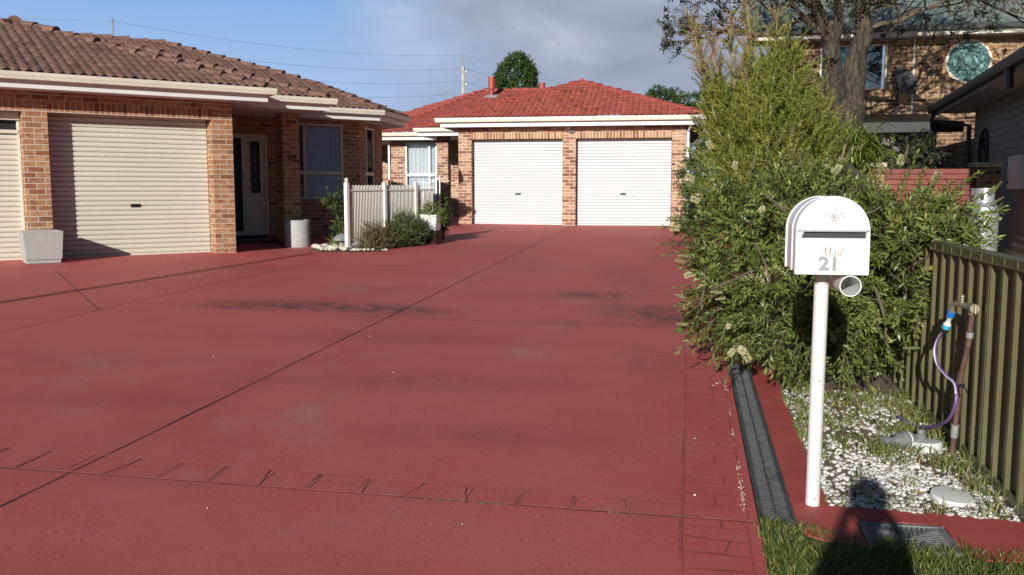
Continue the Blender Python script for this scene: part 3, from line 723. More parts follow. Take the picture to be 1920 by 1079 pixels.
MB().box(-1.58, .08, -.03, .02, 3.95, 4.02).build('sill', M['brickH'], wf)
# round window: ring of bricks, frame, patterned glass
r = MB(); n = 40
for i in range(n):
    a, b = 2*math.pi*i/n+.012, 2*math.pi*(i+1)/n-.012
    p = [(RWX+rr*math.cos(t), RWZ+rr*math.sin(t)) for rr, t in ((.505, a), (.63, a), (.63, b), (.505, b))]
    r.cur = i % 2
    r.add([(x, -.022, z) for x, z in p]+[(x, .05, z) for x, z in p], [(0, 1, 2, 3), (0, 4, 5, 1), (1, 5, 6, 2), (2, 6, 7, 3), (3, 7, 4, 0)])
rw = MB().lathe([(.505, -.02), (.515, .03), (.46, .035), (.45, .0), (.505, -.02)], (RWX, 0, RWZ), 40, Vector((0, -1, 0))).build('window', M['trimcream'], HH, smooth=True, autosm=35)
r.build('brick_ring', [plain('ring_brick_a', (.40, .25, .13), .9, .3, 9, bmp=.2), plain('ring_brick_b', (.30, .15, .075), .9, .3, 9, bmp=.2)], rw)
def round_glass():
    m, nt, b = new_mat('patterned_teal_glass'); c = coord(nt)
    mp = nd(nt, 'ShaderNodeMapping'); mp.inputs['Location'].default_value = (-RWX, 0, -RWZ); nt.links.new(c, mp.inputs[0])
    ln = nd(nt, 'ShaderNodeVectorMath', operation='LENGTH'); nt.links.new(mp.outputs[0], ln.inputs[0])
    rings = rfac(nt, math_(nt, 'SINE', math_(nt, 'MULTIPLY', ln.outputs['Value'], 46)), -.35, .3)
    vo = nd(nt, 'ShaderNodeTexVoronoi'); vo.inputs['Scale'].default_value = 26; nt.links.new(c, vo.inputs['Vector'])
    dots = rfac(nt, vo.outputs['Distance'], .55, .35)
    f = math_(nt, 'MULTIPLY', math_(nt, 'MULTIPLY', rings, dots), rfac(nt, ln.outputs['Value'], .43, .41))
    nt.links.new(mixc(nt, (.075, .155, .155), (.24, .46, .41), f), b.inputs['Base Color']); b.inputs['Roughness'].default_value = .25; return m
MB().lathe([(.001, .012), (.455, .010)], (RWX, 0, RWZ), 40, Vector((0, -1, 0))).build('pane', round_glass(), rw)
# roof, eave, gutter of the two-storey house
tp = math.tan(R_(28)); f = MB()
for i in range(120):
    x = -3.2+i*.1
    f.add([(x, -.55, 5.37), (x+.03, -.55, 5.40), (x+.06, -.55, 5.40), (x+.09, -.55, 5.37), (x+.1, -.55, 5.37)]+[(x+dx, 6, 5.37+6.55*tp+dz) for dx, dz in ((0, 0), (.03, .03), (.06, .03), (.09, 0), (.1, 0))],
          [(0, 1, 6, 5), (1, 2, 7, 6), (2, 3, 8, 7), (3, 4, 9, 8)])
f.build('roof', M['roofgreen'], HH, autosm=20)
ep = [(-3.1, 8), (-3.1, -.5), (9.0, -.5)]
fascia(HH, ep, 5.19, 5.31, M['gut']); MB().sweep(ep, [(.002, 5.30), (.115, 5.30), (.125, 5.42), (.11, 5.42), (.1, 5.33), (.002, 5.33)]).build('gutter', M['charcoal'], HH)
MB().box(-3.08, 9, -.478, .5, 5.203, 5.213).build('soffit', M['soffit'], HH)
MB().tube([(.62, -.02, 2.2), (.62, -.02, 5.2)], .018, 8).build('conduit', M['pvc'], HH)
# lean-to verandah roof on its ground floor
vr = MB()
vr.hexa([(-1.9, -3.1, 2.92), (.95, -3.1, 2.92), (.95, -.02, 3.35), (-1.9, -.02, 3.35)], [(-1.9, -3.1, 2.99), (.95, -3.1, 2.99), (.95, -.02, 3.42), (-1.9, -.02, 3.42)])
vr.box(-1.95, 1.0, -3.22, -3.12, 2.80, 3.02)
vr = vr.build('verandah_roof', M['dark'], HH, bevel=.008)
MB().tube([(-.05, -3.0, .3), (-.05, -3.0, 2.9)], .035, 8).build('post', M['charcoal'], vr)
# satellite dish on the upper wall
DB = (9.19, 22.2, 3.62)
dish = empty('satellite_dish', DB, R_(-12), 'dark grey satellite dish on the upper brick wall beside the round window', 'satellite dish')
MB().tube([(0, .11, -.25), (0, -.12, -.25), (0, -.14, .12), (.0, -.16, .42)], .028, 8).box(-.06, .06, .10, .125, -.35, -.1).build('mast', M['black'], dish, rel=True)
dd = MB(); ax = Vector((.56, -.74, .38)).normalized()
dd.lathe([(.001, 0), (.1, .006), (.2, .026), (.3, .06), (.345, .082), (.35, .08), (.3, .05), (.15, .0), (.001, -.02)], (.12, -.22, .52), 28, ax)
dd.build('reflector', plain('dish_grey', (.075, .08, .095), .35, .15, 6), dish, rel=True, smooth=True)
MB().tube([(.05, -.22, .30), (.40, -.52, .42), (.60, -.66, .66)], .014, 7).build('feed_arm', M['black'], dish, rel=True)
MB().lathe([(.03, -.05), (.045, -.04), (.045, .05), (.03, .06)], (.62, -.67, .68), 12, ax).box(.60, .66, -.70, -.64, .60, .66).build('receiver', M['black'], dish, rel=True)
MB().tube([(-.02, -.14, .1), (-.35, -.25, .16), (-.44, -.3, .14)], .011, 6).build('strut', M['black'], dish, rel=True)

# ------------------------------------------------------------------ grey weatherboard house on the right edge (local y along its wall, x outwards = -x side faces the drive)
WO = (8.3, 15.5); WB = .25
WH = empty('weatherboard_house', (WO[0], WO[1], WB), R_(-17.4), 'grey weatherboard house in shade with a dark gutter at the right edge', 'house')
w = MB(); bp = .13; z = .2
while z < 3.2:                   # lapped boards
    y0, y1 = -9, 2.75
    w.add([(-.020, y0, z), (-.006, y0, z+bp), (0, y0, z+bp), (0, y0, z), (-.020, y1, z), (-.006, y1, z+bp), (0, y1, z+bp), (0, y1, z)], [(0, 4, 5, 1), (0, 3, 7, 4), (4, 7, 6, 5)])
    z += bp
w.box(0, .1, -9, 2.75, .2, 3.22); w.box(-.028, .1, 2.75, 2.84, .2, 3.22)
w.box(0.1, 4, 2.7, 2.8, .2, 3.2)
w.build('wall', M['weather'], WH)
MB().box(-.62, .3, -9, 3.9, 3.20, 3.212).build('soffit', M['soffit'], WH)
MB().box(-.645, -.62, -9, 3.95, 3.14, 3.30).build('fascia', M['weather'], WH)
gq = MB(); gq.extr_y([(-.645, 3.20), (-.75, 3.20), (-.765, 3.26), (-.765, 3.32), (-.75, 3.32), (-.74, 3.23), (-.645, 3.23)], -9, 3.95); gq.build('gutter', M['charcoal'], WH)
rf = MB()
rf.hexa([(-.72, -9, 3.33), (-.72, 4, 3.33), (5, 4, 5.0), (5, -9, 5.0)][::-1], [(-.72, -9, 3.36), (-.72, 4, 3.36), (5, 4, 5.03), (5, -9, 5.03)][::-1]); rf.build('roof', M['charcoal'], WH)
MB().tube([(-.70, 3.6, 3.2), (-.70, 3.6, 3.02), (-.25, 3.2, 2.92), (-.10, 3.0, 2.9), (-.10, 2.95, .2)], .045, 8).build('downpipe', M['charcoal'], WH)
MB().tube([(-.70, -3.6, 3.22), (-.68, -3.6, 2.95)], .055, 8).build('downpipe', M['charcoal'], WH)
dr = MB(); dr.box(-1.75, -.35, 5.6, 5.7, .2, 3.1); dr = dr.build('porch_wall', M['weather'], WH)
MB().box(-1.25, -.55, 5.54, 5.6, .4, 2.55).build('back_door', M['dark'], WH)
mb_ = empty('meter_box', (WO[0], WO[1], 1.6), R_(-17.4), 'pale grey meter box on the weatherboard wall', 'meter box')
MB().box(-.21, -.021, -2.2, -1.35, 1.62, 2.12).build('box_body', M['trim'], mb_, bevel=.008); MB().box(-.222, -.211, -2.15, -1.4, 1.66, 2.08).build('box_door', M['trim'], mb_, bevel=.004)
MB().box(-.232, -.222, -1.5, -1.46, 1.70, 1.76).build('latch', M['black'], mb_)
orn = empty('wall_ornament', (WO[0], WO[1], 2.0), R_(-17.4), 'oval wrought iron ornament hanging on the weatherboard wall', 'wall ornament')
g = MB(); oc = (1.75, 2.25)
g.tube([(-.045, oc[0]+.42*math.sin(t), oc[1]+.48*math.cos(t)) for t in np.linspace(0, 2*math.pi, 33)], .022, 6)
g.tube([(-.045, oc[0]+.28*math.sin(t), oc[1]+.32*math.cos(t)) for t in np.linspace(0, 2*math.pi, 25)], .012, 5)
for t in np.linspace(0, 2*math.pi, 13)[:-1]: g.tube([(-.045, oc[0]+.1*math.sin(t), oc[1]+.12*math.cos(t)), (-.04, oc[0]+.2*math.sin(t+.5), oc[1]+.24*math.cos(t+.5)), (-.045, oc[0]+.41*math.sin(t), oc[1]+.47*math.cos(t))], .011, 5)
g.build('iron_scrolls', M['black'], orn)
# low brick and timber fence in front of the porch
BF0, BFB = (6.07, 15.0), .3
bf = empty('courtyard_fence', (BF0[0]-.35, BF0[1], BFB), R_(-7), 'low fence of red timber slats between two brick piers with cap stones', 'fence')
for a in (0, 1.78): MB().box(a, a+.35, 0, .35, .2, 1.97).build('brick_pier', M['brickH'], bf, vbase=BFB)
MB().box(-.03, .38, -.03, .38, 1.972, 2.05).build('cap_stone', M['cap'], bf, bevel=.012); MB().box(1.75, 2.16, -.03, .38, 1.972, 2.05).build('cap_stone', M['cap'], bf, bevel=.012)
for i in range(17):
    z = 1.955-.087*(i+1); MB().box(.352, 1.778, .06, .085, z, z+.079).build('slat', M['redtimber'], bf, bevel=.004)
MB().box(.36, 1.77, .09, .14, .35, 1.9).build('backing_rail', M['dark'], bf)

# ------------------------------------------------------------------ olive steel fence along the right
def fenceprof(q0, q1):           # ribbed sheet along q, ribs facing the drive (-p)
    pts = []; qq = q0; P = .19
    while qq < q1:
        for dq, dp in ((0, 0), (.045, 0), (.047, -.004), (.053, -.004), (.055, 0), (.095, 0), (.117, -.030), (.150, -.030), (.166, 0)):
            if qq+dq < q1: pts.append((qq+dq, dp))
        qq += P
    pts.append((q1, 0)); return pts
fp, fq0, fq1 = 1.585, 3.1, 6.32
x0, y0 = dw(fp, 4.6)
SF = empty('steel_fence', (x0, y0, float(gz(x0, y0))), R_(-10.9), 'olive green ribbed steel fence along the gravel strip', 'fence')
def sheet(qa, qb, z0f, z1f, name='sheet', mat=M['fgreen']):
    pr = fenceprof(qa, qb); n = len(pr)
    vs = [(dp, a-4.6, z0f(a)) for a, dp in pr]+[(dp, a-4.6, z1f(a)) for a, dp in pr]
    return MB().add(vs, [(i, i+1, n+i+1, n+i) for i in range(n-1)]).build(name, mat, SF)
zb = lambda a: float(gz(*dw(fp, a)))
sheet(fq0, 5.14, lambda a: zb(a)+.02, lambda a: 1.262); sheet(5.18, fq1, lambda a: zb(a)+.02, lambda a: 1.262)
def rail(qa, qb, za, zb_, h0, h1, nm):
    pr = [(-.034, h0), (-.034, h0+.006), (-.027, h0+.008), (-.027, h1-.012), (-.022, h1), (.022, h1), (.03, h1-.01), (.03, h0), (.0, h0)]
    m = MB(); n = len(pr)
    vs = [(o, qa-4.6, za+h) for o, h in pr]+[(o, qb-4.6, zb_+h) for o, h in pr]
    m.add(vs, [tuple(range(n)), tuple(range(2*n-1, n-1, -1))]+[(i, n+i, n+(i+1) % n, (i+1) % n) for i in range(n)])
    return m.build(nm, M['fgreen'], SF)
rail(fq0, fq1, 1.262, 1.262, -.045, .016, 'top_rail'); rail(fq0, fq1, zb(fq0), zb(fq1), -.005, .075, 'bottom_rail')
po = MB(); po.box(-.03, .004, 5.14-4.6, 5.18-4.6, .02, 1.222); po.build('post', M['fgreen'], SF)
# raked and tall part going away behind the bushes
rz_ = lambda a: 1.262+(a-fq1)*(.64/3.9) if a < 10.2 else 1.9
sheet(fq1+.02, 10.2, lambda a: zb(a)+.02, lambda a: rz_(a)-.01); rail(fq1+.01, 10.2, 1.272, 1.91, -.05, .02, 'top_rail')
sheet(10.22, 21, lambda a: zb(a), lambda a: 1.9); rail(10.2, 21, 1.91, 1.95, -.05, .02, 'top_rail')
po = MB(); po.box(-.035, .035, 10.18-4.6, 10.24-4.6, .2, 1.94); po.build('post', M['fgreen'], SF)

# ------------------------------------------------------------------ mailbox
MX = (1.446, 4.255, .087)
MBX = empty('mailbox', MX, R_(-10), 'white arched letterbox on a white pipe post, marked Mail and 21', 'mailbox')
zb0, hw_, hs, fy = 1.224-MX[2], .158, .192, -.175
def arch(hw, h, z0, n=24): return [(-hw, z0), (hw, z0)]+[(hw*math.cos(t), z0+h+hw*math.sin(t)) for t in np.linspace(0, math.pi, n)]
cx = .019
def archp(hw, h, z0): return [(x+cx, z) for x, z in arch(hw, h, z0)]
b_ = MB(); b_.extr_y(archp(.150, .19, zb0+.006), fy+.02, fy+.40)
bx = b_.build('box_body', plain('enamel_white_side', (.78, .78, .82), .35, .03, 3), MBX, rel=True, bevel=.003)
rim = MB(); rim.extr_y(archp(.160, hs, zb0), fy+.002, fy+.035); rim.extr_y(archp(.1565, .19, zb0+.003), fy+.17, fy+.185); rim.extr_y(archp(.158, .191, zb0+.001), fy+.385, fy+.41)
rim.build('rim', M['white'], MBX, rel=True, bevel=.003)
# front plate with slot: left, right, below and above pieces
zs0, zs1 = 1.387-MX[2], 1.421-MX[2]
fpz = MB()
fpz.box(cx-.157, cx+.157, fy-.012, fy+.002, zb0, zs0); fpz.box(cx-.157, cx-.137, fy-.012, fy+.002, zs0, zs1); fpz.box(cx+.141, cx+.157, fy-.012, fy+.002, zs0, zs1)
top = [(-.157, zs1), (.157, zs1)]+[(x, z) for x, z in arch(.157, hs, zb0)[2:]]
fpz.extr_y([(x+cx, z) for x, z in top], fy-.012, fy+.002)
pl = fpz.build('front_plate', M['white'], MBX, rel=True)
inn = [(x*.86+cx, (z-zs1)*.86+zs1+.004) for x, z in top]
up = MB(); up.extr_y(inn, fy-.020, fy-.0125); up.build('flap', M['white'], pl, rel=True, bevel=.003)
MB().box(cx-.136, cx+.14, fy+.0, fy+.012, zs0+.001, zs1-.001).build('slot', M['dark'], pl, rel=True)
MB().add([(cx-.137, fy-.0125, zs1), (cx-.124, fy-.0125, zs1), (cx-.137, fy-.0125, zs0)], [(0, 1, 2)]).add([(cx-.15, fy-.022, zs1+.002), (cx+.15, fy-.022, zs1+.002), (cx+.15, fy-.012, zs1+.012), (cx-.15, fy-.012, zs1+.012)], [(0, 1, 2, 3)]).build('hood', M['white'], pl, rel=True)
em = MB(); ez = 1.498-MX[2]; ey = fy-.022
em.tube([(cx, ey, ez-.018), (cx-.001, ey, ez+.012), (cx, ey, ez+.050)], [.0065, .0075, .0035], 8)
for sg in (-1, 1):
    em.tube([(cx+sg*.004, ey, ez-.022), (cx+sg*.016, ey, ez-.006), (cx+sg*.024, ey, ez+.005), (cx+sg*.034, ey, ez+.006), (cx+sg*.042, ey, ez-.006), (cx+sg*.044, ey, ez-.016)], [.005, .0065, .007, .0062, .005, .0025], 8)
em.tube([(cx-.018, ey, ez-.020), (cx-.008, ey, ez-.027), (cx+.008, ey, ez-.027), (cx+.018, ey, ez-.020)], .005, 8)
em.build('emblem', M['white'], pl, rel=True, smooth=True)
text('21', .083, (cx-.013, fy-.0125, 1.229-MX[2]), (R_(90), 0, 0), M['number'], pl, 'number', .0006, .0034, 1.08)
# handwritten word, traced as strokes in the plate
def stroke(mb, pts, wd):
    P = [Vector((x, 0, z)) for x, z in pts]; Q = []
    for i in range(len(P)-1):      # catmull-rom
        p0, p1, p2, p3 = P[max(i-1, 0)], P[i], P[i+1], P[min(i+2, len(P)-1)]
        for t in np.linspace(0, 1, 5)[:-1]: Q.append(.5*((2*p1)+(p2-p0)*t+(2*p0-5*p1+4*p2-p3)*t*t+(3*p1-p0-3*p2+p3)*t**3))
    Q.append(P[-1]); ws = np.interp(np.linspace(0, 1, len(Q)), np.linspace(0, 1, len(wd)), wd); vs = []
    for i, p in enumerate(Q):
        d = (Q[min(i+1, len(Q)-1)]-Q[max(i-1, 0)]).normalized(); n = Vector((-d.z, 0, d.x))*ws[i]
        vs += [tuple(p+n), tuple(p-n)]
    mb.add(vs, [(2*i, 2*i+1, 2*i+3, 2*i+2) for i in range(len(Q)-1)])
ml = MB(); k = 2.45e-3/15.41
T_ = lambda pts: [(cx-.064+(x-85)*k, 1.307-MX[2]+(460-y)*k) for x, y in pts]
stroke(ml, T_([(85, 345), (80, 395), (110, 448), (160, 462), (220, 430), (262, 355), (290, 235), (302, 212)]), [.0005, .0007, .0009, .0006])
stroke(ml, T_([(300, 215), (305, 330), (322, 430), (345, 446)]), [.0022, .0024, .0013, .0007])
stroke(ml, T_([(345, 446), (380, 395), (402, 325), (430, 205)]), [.0006, .0006])
stroke(ml, T_([(430, 205), (422, 330), (426, 440), (446, 457)]), [.0022, .0024, .0014, .0006])
stroke(ml, T_([(585, 332), (545, 325), (508, 372), (493, 430), (508, 458), (540, 420), (578, 335), (570, 410), (586, 458)]), [.0008, .001, .0013, .0009, .0012, .0007])
stroke(ml, T_([(655, 338), (640, 395), (642, 435), (662, 408)]), [.0012, .0013, .0006]); stroke(ml, T_([(640, 300), (655, 294), (668, 299)]), [.0007, .0012, .0007])
stroke(ml, T_([(698, 440), (715, 430), (768, 330), (786, 255), (765, 230), (735, 250), (711, 340), (711, 430), (738, 466), (770, 440)]), [.0006, .0008, .0012, .0009, .0014, .0013, .0006])
o = ml.build('lettering', M['script'], pl, rel=True); o.location = (0, fy-.0128, 0)
post = MB(); post.tube([(0, 0, -.03), (.003, 0, .62), (.003, 0, .621), (.006, .002, 1.075)], .0335, 20)
po = post.build('post', M['pvc'], MBX, rel=True, smooth=True, autosm=40)
MB().tube([(.006, .002, 1.05), (.006, .002, zb0+.006)], .030, 20).build('collar', M['greyplastic'] if False else plain('collar_grey', (.50, .49, .49), .5, .1, 6), po, rel=True, smooth=True, autosm=40)
MB().tube([(.002, 0, .605), (.003, 0, .612)], .0345, 20).build('joint_ring', M['pvc'], po, rel=True, smooth=True)
for z in (.05, .62): MB().sphere((.006, -.0335, z), .005, 8, 6).build('screw', M['galv'] if z < .3 else M['brass'], po, rel=True)
nt_ = MB(); tx, tz = .103, 1.173-MX[2]
ro, ri = .0475, .043
nt_.lathe([(ri, 0), (ro, 0), (ro, .31), (ri, .31), (ri, 0)], (tx, fy+.0, tz), 32, Vector((0, 1, 0)))
nt_.lathe([(.001, .302), (ri+.001, .30)], (tx, fy+.0, tz), 32, Vector((0, 1, 0)))
nt_.build('newspaper_tube', plain('pvc_grey_white', (.70, .71, .71), .4, .04, 5), MBX, rel=True, smooth=True, autosm=40)

# ------------------------------------------------------------------ channel drain, kerb, pit grate
def Dmesh(fn): return fn
x0, y0 = dw(.433, 6)
CDr = empty('channel_drain', (x0, y0, float(gz(x0, y0))), R_(-10.9), 'long black slotted channel drain at the edge of the red drive', 'drain')
m = MB(); q0, q1 = 4.14, 12.0
def dl(p, q_, h): return (p-.433, q_-6, float(gz(*dw(p, q_)))+h-float(gz(x0, y0)))
for a, b_, h0, h1 in ((.352, .360, -.05, .004), (.506, .514, -.05, .004)):
    m.hexa([dl(a, q0, h0), dl(b_, q0, h0), dl(b_, q1, h0), dl(a, q1, h0)], [dl(a, q0, h1), dl(b_, q0, h1), dl(b_, q1, h1), dl(a, q1, h1)])
m.hexa([dl(.360, q0, -.06), dl(.506, q0, -.06), dl(.506, q1, -.06), dl(.36, q1, -.06)], [dl(.360, q0, -.05), dl(.506, q0, -.05), dl(.506, q1, -.05), dl(.36, q1, -.05)])
m.build('channel', M['drain'], CDr, rel=True)
m = MB()
for a, b_ in ((.363, .376), (.427, .439), (.490, .503)):
    m.hexa([dl(a, q0, -.018), dl(b_, q0, -.018), dl(b_, q1, -.018), dl(a, q1, -.018)], [dl(a, q0, .001), dl(b_, q0, .001), dl(b_, q1, .001), dl(a, q1, .001)])
qq = q0+.01; i = 0
while qq < 9.0:
    for a, b_ in ((.376, .427), (.439, .490)):
        m.hexa([dl(a, qq, -.018), dl(b_, qq, -.018), dl(b_, qq+.0125, -.018), dl(a, qq+.0125, -.018)], [dl(a, qq, -.001), dl(b_, qq, -.001), dl(b_, qq+.0125, -.001), dl(a, qq+.0125, -.001)])
    qq += .020
m.build('grate', M['drain'], CDr, rel=True)

PGc = dw(.98, 4.14)
PG = empty('pit_grate', (PGc[0], PGc[1], float(gz(*PGc))+.006), R_(-10.9), 'grey plastic stormwater pit grate set in the red kerb', 'grate')
m = MB(); hx_, hy_ = .185, .165
m.box(-hx_, hx_, -hy_, -hy_+.03, -.02, .010).box(-hx_, hx_, hy_-.03, hy_, -.02, .010).box(-hx_, -hx_+.03, -hy_+.03, hy_-.03, -.02, .010).box(hx_-.03, hx_, -hy_+.03, hy_-.03, -.02, .010)
m.build('frame', M['greyplastic'], PG, rel=True, bevel=.004)
m = MB(); ex, ey = hx_-.032, hy_-.032
def bar(m, a, b_, wd=.0065):
    a, b_ = Vector(a), Vector(b_); d = (b_-a).normalized(); n = Vector((-d.y, d.x))*wd
    m.prism([tuple(a-n), tuple(b_-n), tuple(b_+n), tuple(a+n)], -.018, .006)
for i in range(15):
    t = -1+2*i/14
    if abs(t) < .93:
        bar(m, (t*ex, ey*abs(t)+.006), (t*ex, ey)); bar(m, (t*ex, -ey), (t*ex, -ey*abs(t)-.006))
for i in range(13):
    t = -1+2*i/12
    if abs(t) < .93:
        bar(m, (-ex, t*ey), (-ex*abs(t)-.006, t*ey)); bar(m, (ex*abs(t)+.006, t*ey), (ex, t*ey))
bar(m, (-ex, -ey), (ex, ey), .005); bar(m, (-ex, ey), (ex, -ey), .005)
m.build('grid', M['greyplastic'], PG, rel=True)
MB().box(-ex, ex, -ey, ey, -.0195, -.0185).build('pit', M['dark'], PG, rel=True)

# ------------------------------------------------------------------ ground, driveway, kerb, beds
def sheet_grid(name, ps, qs, h, mat, kind='structure', skip=None):
    P, Q = np.meshgrid(ps, qs); X = P*CD+Q*SD; Y = -P*SD+Q*CD
    Z = gz(X, Y)+h; V = np.stack([X, Y, Z], -1).reshape(-1, 3); m, n = len(qs), len(ps)
    i = np.arange(m-1)[:, None]*n+np.arange(n-1)[None]; q_ = np.stack([i, i+1, i+n+1, i+n], -1).reshape(-1, 4)
    o = np_mesh(name, V, q_, None, None, mat, None, True); return tag(o, kind=kind)
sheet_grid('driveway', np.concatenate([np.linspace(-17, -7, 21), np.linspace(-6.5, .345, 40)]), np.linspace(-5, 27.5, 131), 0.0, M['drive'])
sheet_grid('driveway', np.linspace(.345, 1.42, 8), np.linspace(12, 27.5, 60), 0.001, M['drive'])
xs = np.concatenate([[-400, -150, -60], np.linspace(-30, 30, 61), [60, 150, 400]]); X, Y = np.meshgrid(xs, np.concatenate([[-60, -20], np.linspace(-8, 48, 57), [70, 120, 250, 600]]))
Z = gz(X, Y)-.09-np.clip((np.abs(X)-18), 0, 40)*.02; V = np.stack([X, Y, Z], -1).reshape(-1, 3); m_, n_ = X.shape
i = np.arange(m_-1)[:, None]*n_+np.arange(n_-1)[None]
tag(np_mesh('ground', V, np.stack([i, i+1, i+n_+1, i+n_], -1).reshape(-1, 4), None, None, M['land'], None, True), kind='structure')

def ribbon(mb, pts, wd, h=.004, jit=0.0):   # flat strip laid on the drive, pts in (p,q)
    P = []
    for (a, b) in zip(pts[:-1], pts[1:]):
        n = max(2, int(math.hypot(b[0]-a[0], b[1]-a[1])/.25)+1)
        for t in np.linspace(0, 1, n)[:-1]: P.append((a[0]+(b[0]-a[0])*t, a[1]+(b[1]-a[1])*t))
    P.append(pts[-1]); P = [(x+random.gauss(0, jit), y+random.gauss(0, jit)) for x, y in P]
    vs = []; k0 = len(mb.v)
    for i, p in enumerate(P):
        a, b = P[max(i-1, 0)], P[min(i+1, len(P)-1)]; d = Vector((b[0]-a[0], b[1]-a[1])).normalized(); w_ = wd*(1+random.uniform(-.35, .35) if jit else 1)/2
        for s_ in (1, -1): vs.append(dwz(p[0]-d.y*w_*s_, p[1]+d.x*w_*s_, h))
    mb.add(vs, [(2*i, 2*i+1, 2*i+3, 2*i+2) for i in range(len(P)-1)])
DRV = bpy.data.objects['driveway']
j = MB()
ribbon(j, [(-3.06, 2.0), (-3.05, 4.0), (-3.05, 18)], .009, jit=.001)
ribbon(j, [(-6.09, 2), (-6.09, 9.0), (-5.82, 16.3)], .008, jit=.001)
ribbon(j, [(-6.09, 8.55), (-9.05, 11.72)], .007, jit=.001)
ribbon(j, [(-3.05, 18), (-3.0, 24)], .008, jit=.001)
ribbon(j, [(-6.05, 9.15), (-3.05, 8.95)], .006, jit=.001); ribbon(j, [(-3.05, 8.95), (.0, 9.3)], .006, jit=.001)
o = j.build('control_joint', M['joint'], DRV)
tl = lambda p: 4.165+(p-.37)*.052; tu = lambda p: 4.32+(p-.37)*.011
s_ = MB()
ribbon(s_, [(-4.4, tl(-4.4)), (-2, tl(-2)), (.34, tl(.34))], .008, .0045, .0015)
s_.build('slab_joint', M['joint'], DRV)
s_ = MB(); ribbon(s_, [(-4.4, tl(-4.4)+.012), (-2, tl(-2)+.012), (.34, tl(.34)+.012)], .010, .0055, .0015)
ribbon(s_, [(-4.4, tu(-4.4)), (-2, tu(-2)), (0, tu(0))], .007, .0045, .0012)
for u in np.arange(-3.9, -.05, .26): ribbon(s_, [(u+.012, tl(u)+.02), (u+.012, tu(u)-.004)], .005, .0047, .001)  # pale highlights painted beside the dark upright joints
s_.build('slab_lip_highlight', M['stencilpale'], DRV)
s_ = MB()
ribbon(s_, [(-4.4, tu(-4.4)-.009), (-2, tu(-2)-.009), (-.01, tu(0)-.009)], .010, .0043, .0012)
for u in np.arange(-3.9, -.05, .26):
    a = random.uniform(-.03, .03); ribbon(s_, [(u+a, tl(u)+.02), (u, (tl(u)+tu(u))/2), (u-a, tu(u)-.005)], random.choice((.006, .010, .016, .022)), jit=.0015)
for u0, u1 in ((-2.9, -2.66), (-1.85, -1.6), (-1.32, -1.1), (-.78, -.45)): ribbon(s_, [(u0, (tl(u0)*.45+tu(u0)*.55)), (u1, (tl(u1)*.5+tu(u1)*.5))], .006, jit=.002)
ribbon(s_, [(0, 1.5), (-.004, 4.0), (.004, 6.0), (-.008, 9.0), (-.01, 12)], .016, jit=.002)
ribbon(s_, [(.262, 2.8), (.30, 4.2), (.285, 6), (.29, 8)], .008, jit=.004)
qq = 2.7; k = 0
while qq < 8.6:
    t0 = random.uniform(-.02, .02); ribbon(s_, [(.006, qq), (.14, qq+t0), (.30, qq+t0*1.6+random.uniform(-.01, .015))], random.choice((.005, .008, .010)), jit=.0025)
    st_ = random.choice((.15, .17, .2, .12)) if qq < 6 else .2
    if k % 2: ribbon(s_, [(.17+random.uniform(-.03, .05), qq+.01), (.18+random.uniform(-.03, .05), qq+st_-.005)], .010, jit=.003)
    qq += st_; k += 1
s_.build('stencil_line', M['stencil'], DRV)
# pale grout crumbs along the border
n = 150; pp = .292+rng.normal(0, .006, n); qv = np.where(rng.random(n) < .75, rng.choice([4.4, 4.55, 4.72, 4.95, 5.6], n)+rng.normal(0, .06, n), rng.uniform(4.2, 7.2, n)); x, y = dw(pp, qv)
tag(stones('grout_crumbs', M['river'], np.stack([x, y, gz(x, y)+.002], 1), rng.uniform(.002, .0048, n), sub=1), 'pale crumbs of grout along the stamped border of the drive', 'crumbs', kind='stuff')

# kerb: red strip beside the drain, and across the front of the gravel
def outline_prism(mb, poly, h0, h1, step=.4):
    P = []
    for a, b in zip(poly, poly[1:]+poly[:1]):
        n = max(1, int(math.hypot(b[0]-a[0], b[1]-a[1])/step))
        for t in range(n): P.append((a[0]+(b[0]-a[0])*t/n, a[1]+(b[1]-a[1])*t/n))
    n = len(P); mb.add([dwz(x, y, h0) for x, y in P]+[dwz(x, y, h1) for x, y in P], [tuple(range(n-1, -1, -1)), tuple(range(n, 2*n))]+[(i, (i+1) % n, n+(i+1) % n, n+i) for i in range(n)])
K = MB()
def strip(mb, L, Rr, h0, h1):      # two matching polylines (p,q)
    n = len(L); vs = [dwz(*p, h1) for p in L]+[dwz(*p, h1) for p in Rr]+[dwz(*p, h0) for p in L]+[dwz(*p, h0) for p in Rr]
    fs = [(i, n+i, n+i+1, i+1) for i in range(n-1)]+[(i, i+1, 2*n+i+1, 2*n+i) for i in range(n-1)]+[(n+i, 3*n+i, 3*n+i+1, n+i+1) for i in range(n-1)]
    fs += [(0, 2*n, 3*n, n), (n-1, 2*n-1, 4*n-1, 3*n-1)]
    mb.add(vs, fs)
L_ = [(.5155, v) for v in np.linspace(12, 4.45, 20)]; Rk = [(.685+.004*math.sin(v*3), v) for v in np.linspace(12, 4.55, 20)]
strip(K, L_, Rk, -.06, .012)
Lc = [(.5155, 4.45), (.5155, 4.35), (.5155, 4.25), (.5155, 4.15), (.55, 4.06), (.60, 4.02), (.70, 4.00), (.785, 3.99)]; Rc = [(.685, 4.55), (.688, 4.52), (.694, 4.495), (.703, 4.475), (.715, 4.465), (.73, 4.46), (.75, 4.455), (.785, 4.455)]
strip(K, Lc, Rc, -.06, .012)
